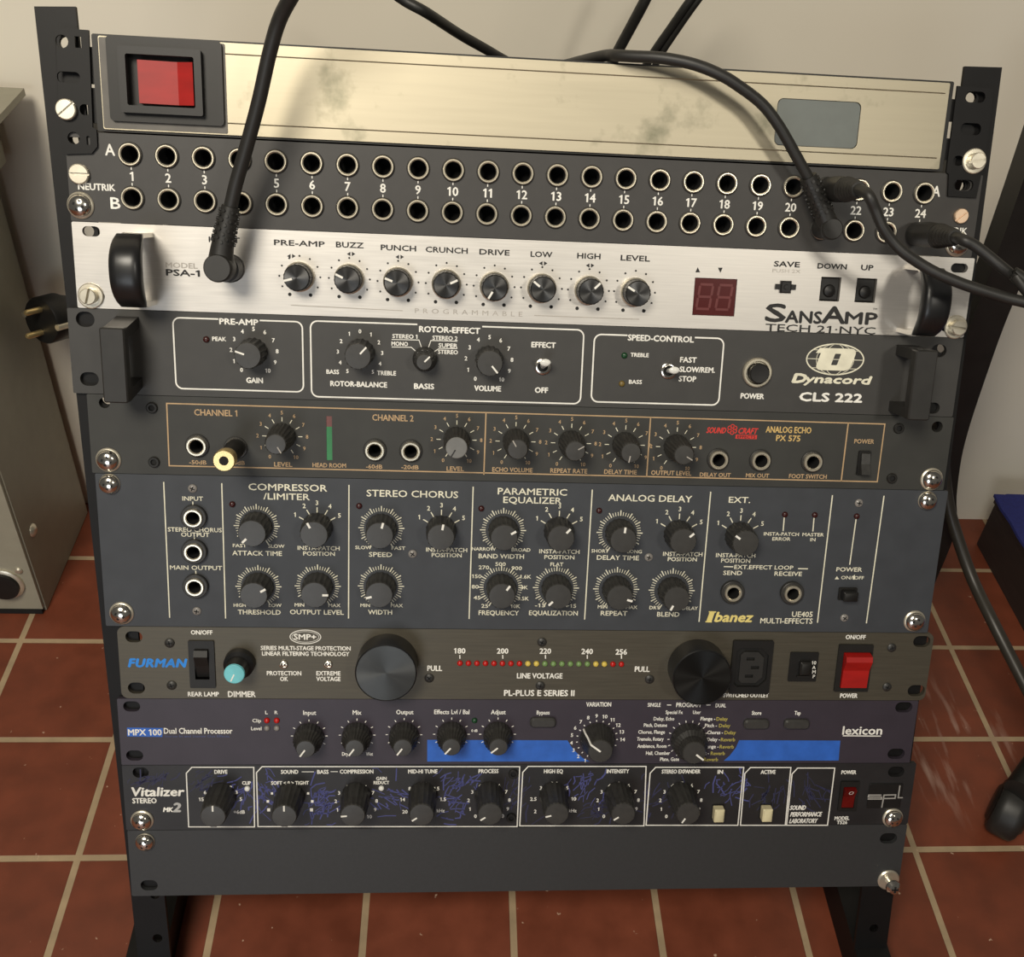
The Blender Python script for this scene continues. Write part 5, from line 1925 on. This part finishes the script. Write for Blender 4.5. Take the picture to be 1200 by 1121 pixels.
# ================================================================ black frame on castors at the right, with blue cloth
t = thing('wheeled_frame', 'black bent tube frame on a castor, right of the rack by the wall', 'frame', (0.40, 0.12, FLOOR_Z))
o0 = Vector((0.40, 0.12, FLOOR_Z))
up_bar = [on_y(px, py, y) for px, py, y in ((1245, 110, 0.30), (1205, 225, 0.30), (1176, 305, 0.30), (1150, 372, 0.30), (1131, 428, 0.30), (1112, 488, 0.298), (1102, 530, 0.296), (1097, 575, 0.294), (1096, 615, 0.292))] + [Vector((0.355, 0.291, z)) for z in (0.0, -0.045)]
up_bar[-2].x = up_bar[-1].x = up_bar[-3].x + 0.001
g = G()
P_ = smooth_path(up_bar, 4)
rings = []
for i, p in enumerate(P_):
    tg = (P_[min(i + 1, len(P_) - 1)] - P_[max(i - 1, 0)]).normalized()
    n1 = tg.cross(Vector((0, 1, 0))).normalized()
    n2 = tg.cross(n1).normalized()
    a, b = 0.0125, 0.011
    q = [p + n1 * (a * sx) + n2 * (b * sy) - o0 for sx, sy in ((1, 1), (-1, 1), (-1, -1), (1, -1))]
    rings.append([(v.x, -v.y, v.z) for v in q])
g.loft(rings)
obj('support_bar', g, 'frame_black', t, smooth=50)
lo = [on_y(px, py, y) for px, py, y in ((1108, 500, 0.29), (1106.5, 545, 0.285), (1111, 590, 0.275), (1122, 630, 0.26), (1140, 680, 0.235), (1165, 732, 0.20), (1192, 785, 0.17), (1215, 830, 0.145))]
g = G().tube([p - o0 for p in smooth_path(lo)], 0.0048, 16)
obj('curved_tube', g, 'tube_dark', t)
wc = on_z(1183, 948, FLOOR_Z + 0.0227)
wax = Vector((0.80, -0.60, 0.0)).normalized()
wheel_c = wc - o0
g = G()
lathe_along(g, wheel_c - wax * 0.011, wheel_c + wax * 0.011, [(0, 0.019), (0.12, 0.0220), (0.3, 0.0226), (0.7, 0.0226), (0.88, 0.0220), (1, 0.019)], 36)
ca = obj('castor_wheel', g, 'rubber', t)
g = G()
lathe_along(g, wheel_c + wax * 0.0112, wheel_c + wax * 0.0135, [(0, 0.016), (1, 0.013)], 28)
lathe_along(g, wheel_c - wax * 0.0135, wheel_c - wax * 0.0112, [(0, 0.013), (1, 0.016)], 28)
obj('wheel_hub', g, 'frame_black', ca)
g = G()
lathe_along(g, wheel_c + Vector((0.014, 0.012, 0.020)), wheel_c + Vector((0.016, 0.014, 0.075)), [(0, 0.009), (1, 0.009)], 18)
lathe_along(g, wheel_c + Vector((-0.004, -0.004, 0.0265)), wheel_c + Vector((0.028, 0.024, 0.030)), [(0, 0.012), (1, 0.014)], 18)
obj('castor_fork', g, 'frame_black', t)
g = G().tube([wheel_c + Vector((0.016, 0.014, 0.075)), wheel_c.lerp(lo[-1] - o0, 0.55) + Vector((0.012, 0.010, 0.045)), lo[-1] - o0], 0.007, 14)
fl = Vector((up_bar[-1].x, up_bar[-1].y, FLOOR_Z)) - o0
g2 = G().tube([fl + Vector((0, 0, z)) for z in (0.0004, 0.012, 0.027)], [0.024, 0.024, 0.018], 24)
obj('rubber_foot', g2, 'rubber', t)
obj('base_leg', g, 'frame_black', t)
# low dark box by the wall, its top covered with a blue cloth
fp_ = on_z(1140, 630, FLOOR_Z)
r_ = ray(1165, 579)
tc_ = CAM + r_ * ((fp_.x - 0.003 - CAM.x) / r_.x)          # back left corner of the cloth
bz = tc_.z - 0.003
t = thing('wooden_box', 'low dark brown box near the wall at right, under the blue cloth', 'box', (fp_.x, tc_.y, FLOOR_Z))
g = G().box(0, 0.50, -0.32, -0.003, 0.0005, bz - FLOOR_Z - 0.0065)
obj('body', g, 'dark_wood', t, smooth=0)
g = G().box(-0.0015, 0.5015, -0.322, -0.0015, bz - FLOOR_Z - 0.006, bz - FLOOR_Z - 0.0004)
obj('lid', g, 'dark_wood', t, smooth=0)
rnd = random.Random(3)
edge = [(0.5, 0.0), (0.30, 0.002), (0.12, -0.001), (0.013, 0.001), (0.011, 0.0), (0.0, 0.0005)]
edge += [(rnd.uniform(-0.0025, 0.0025), -0.02 * i) for i in range(1, 17)] + [(0.25, -0.325), (0.5, -0.325)]
t2 = G()
t2.loft([[(x_ + 0.0, -y_, w_) for x_, y_ in edge] for w_ in (0.0, 0.003)])
cl = obj('blue_cloth', t2, 'blue_cloth', None, smooth=0, loc=(tc_.x, tc_.y, bz))
tag(cl, 'dark blue cloth lying over the low box at the right edge', 'cloth')
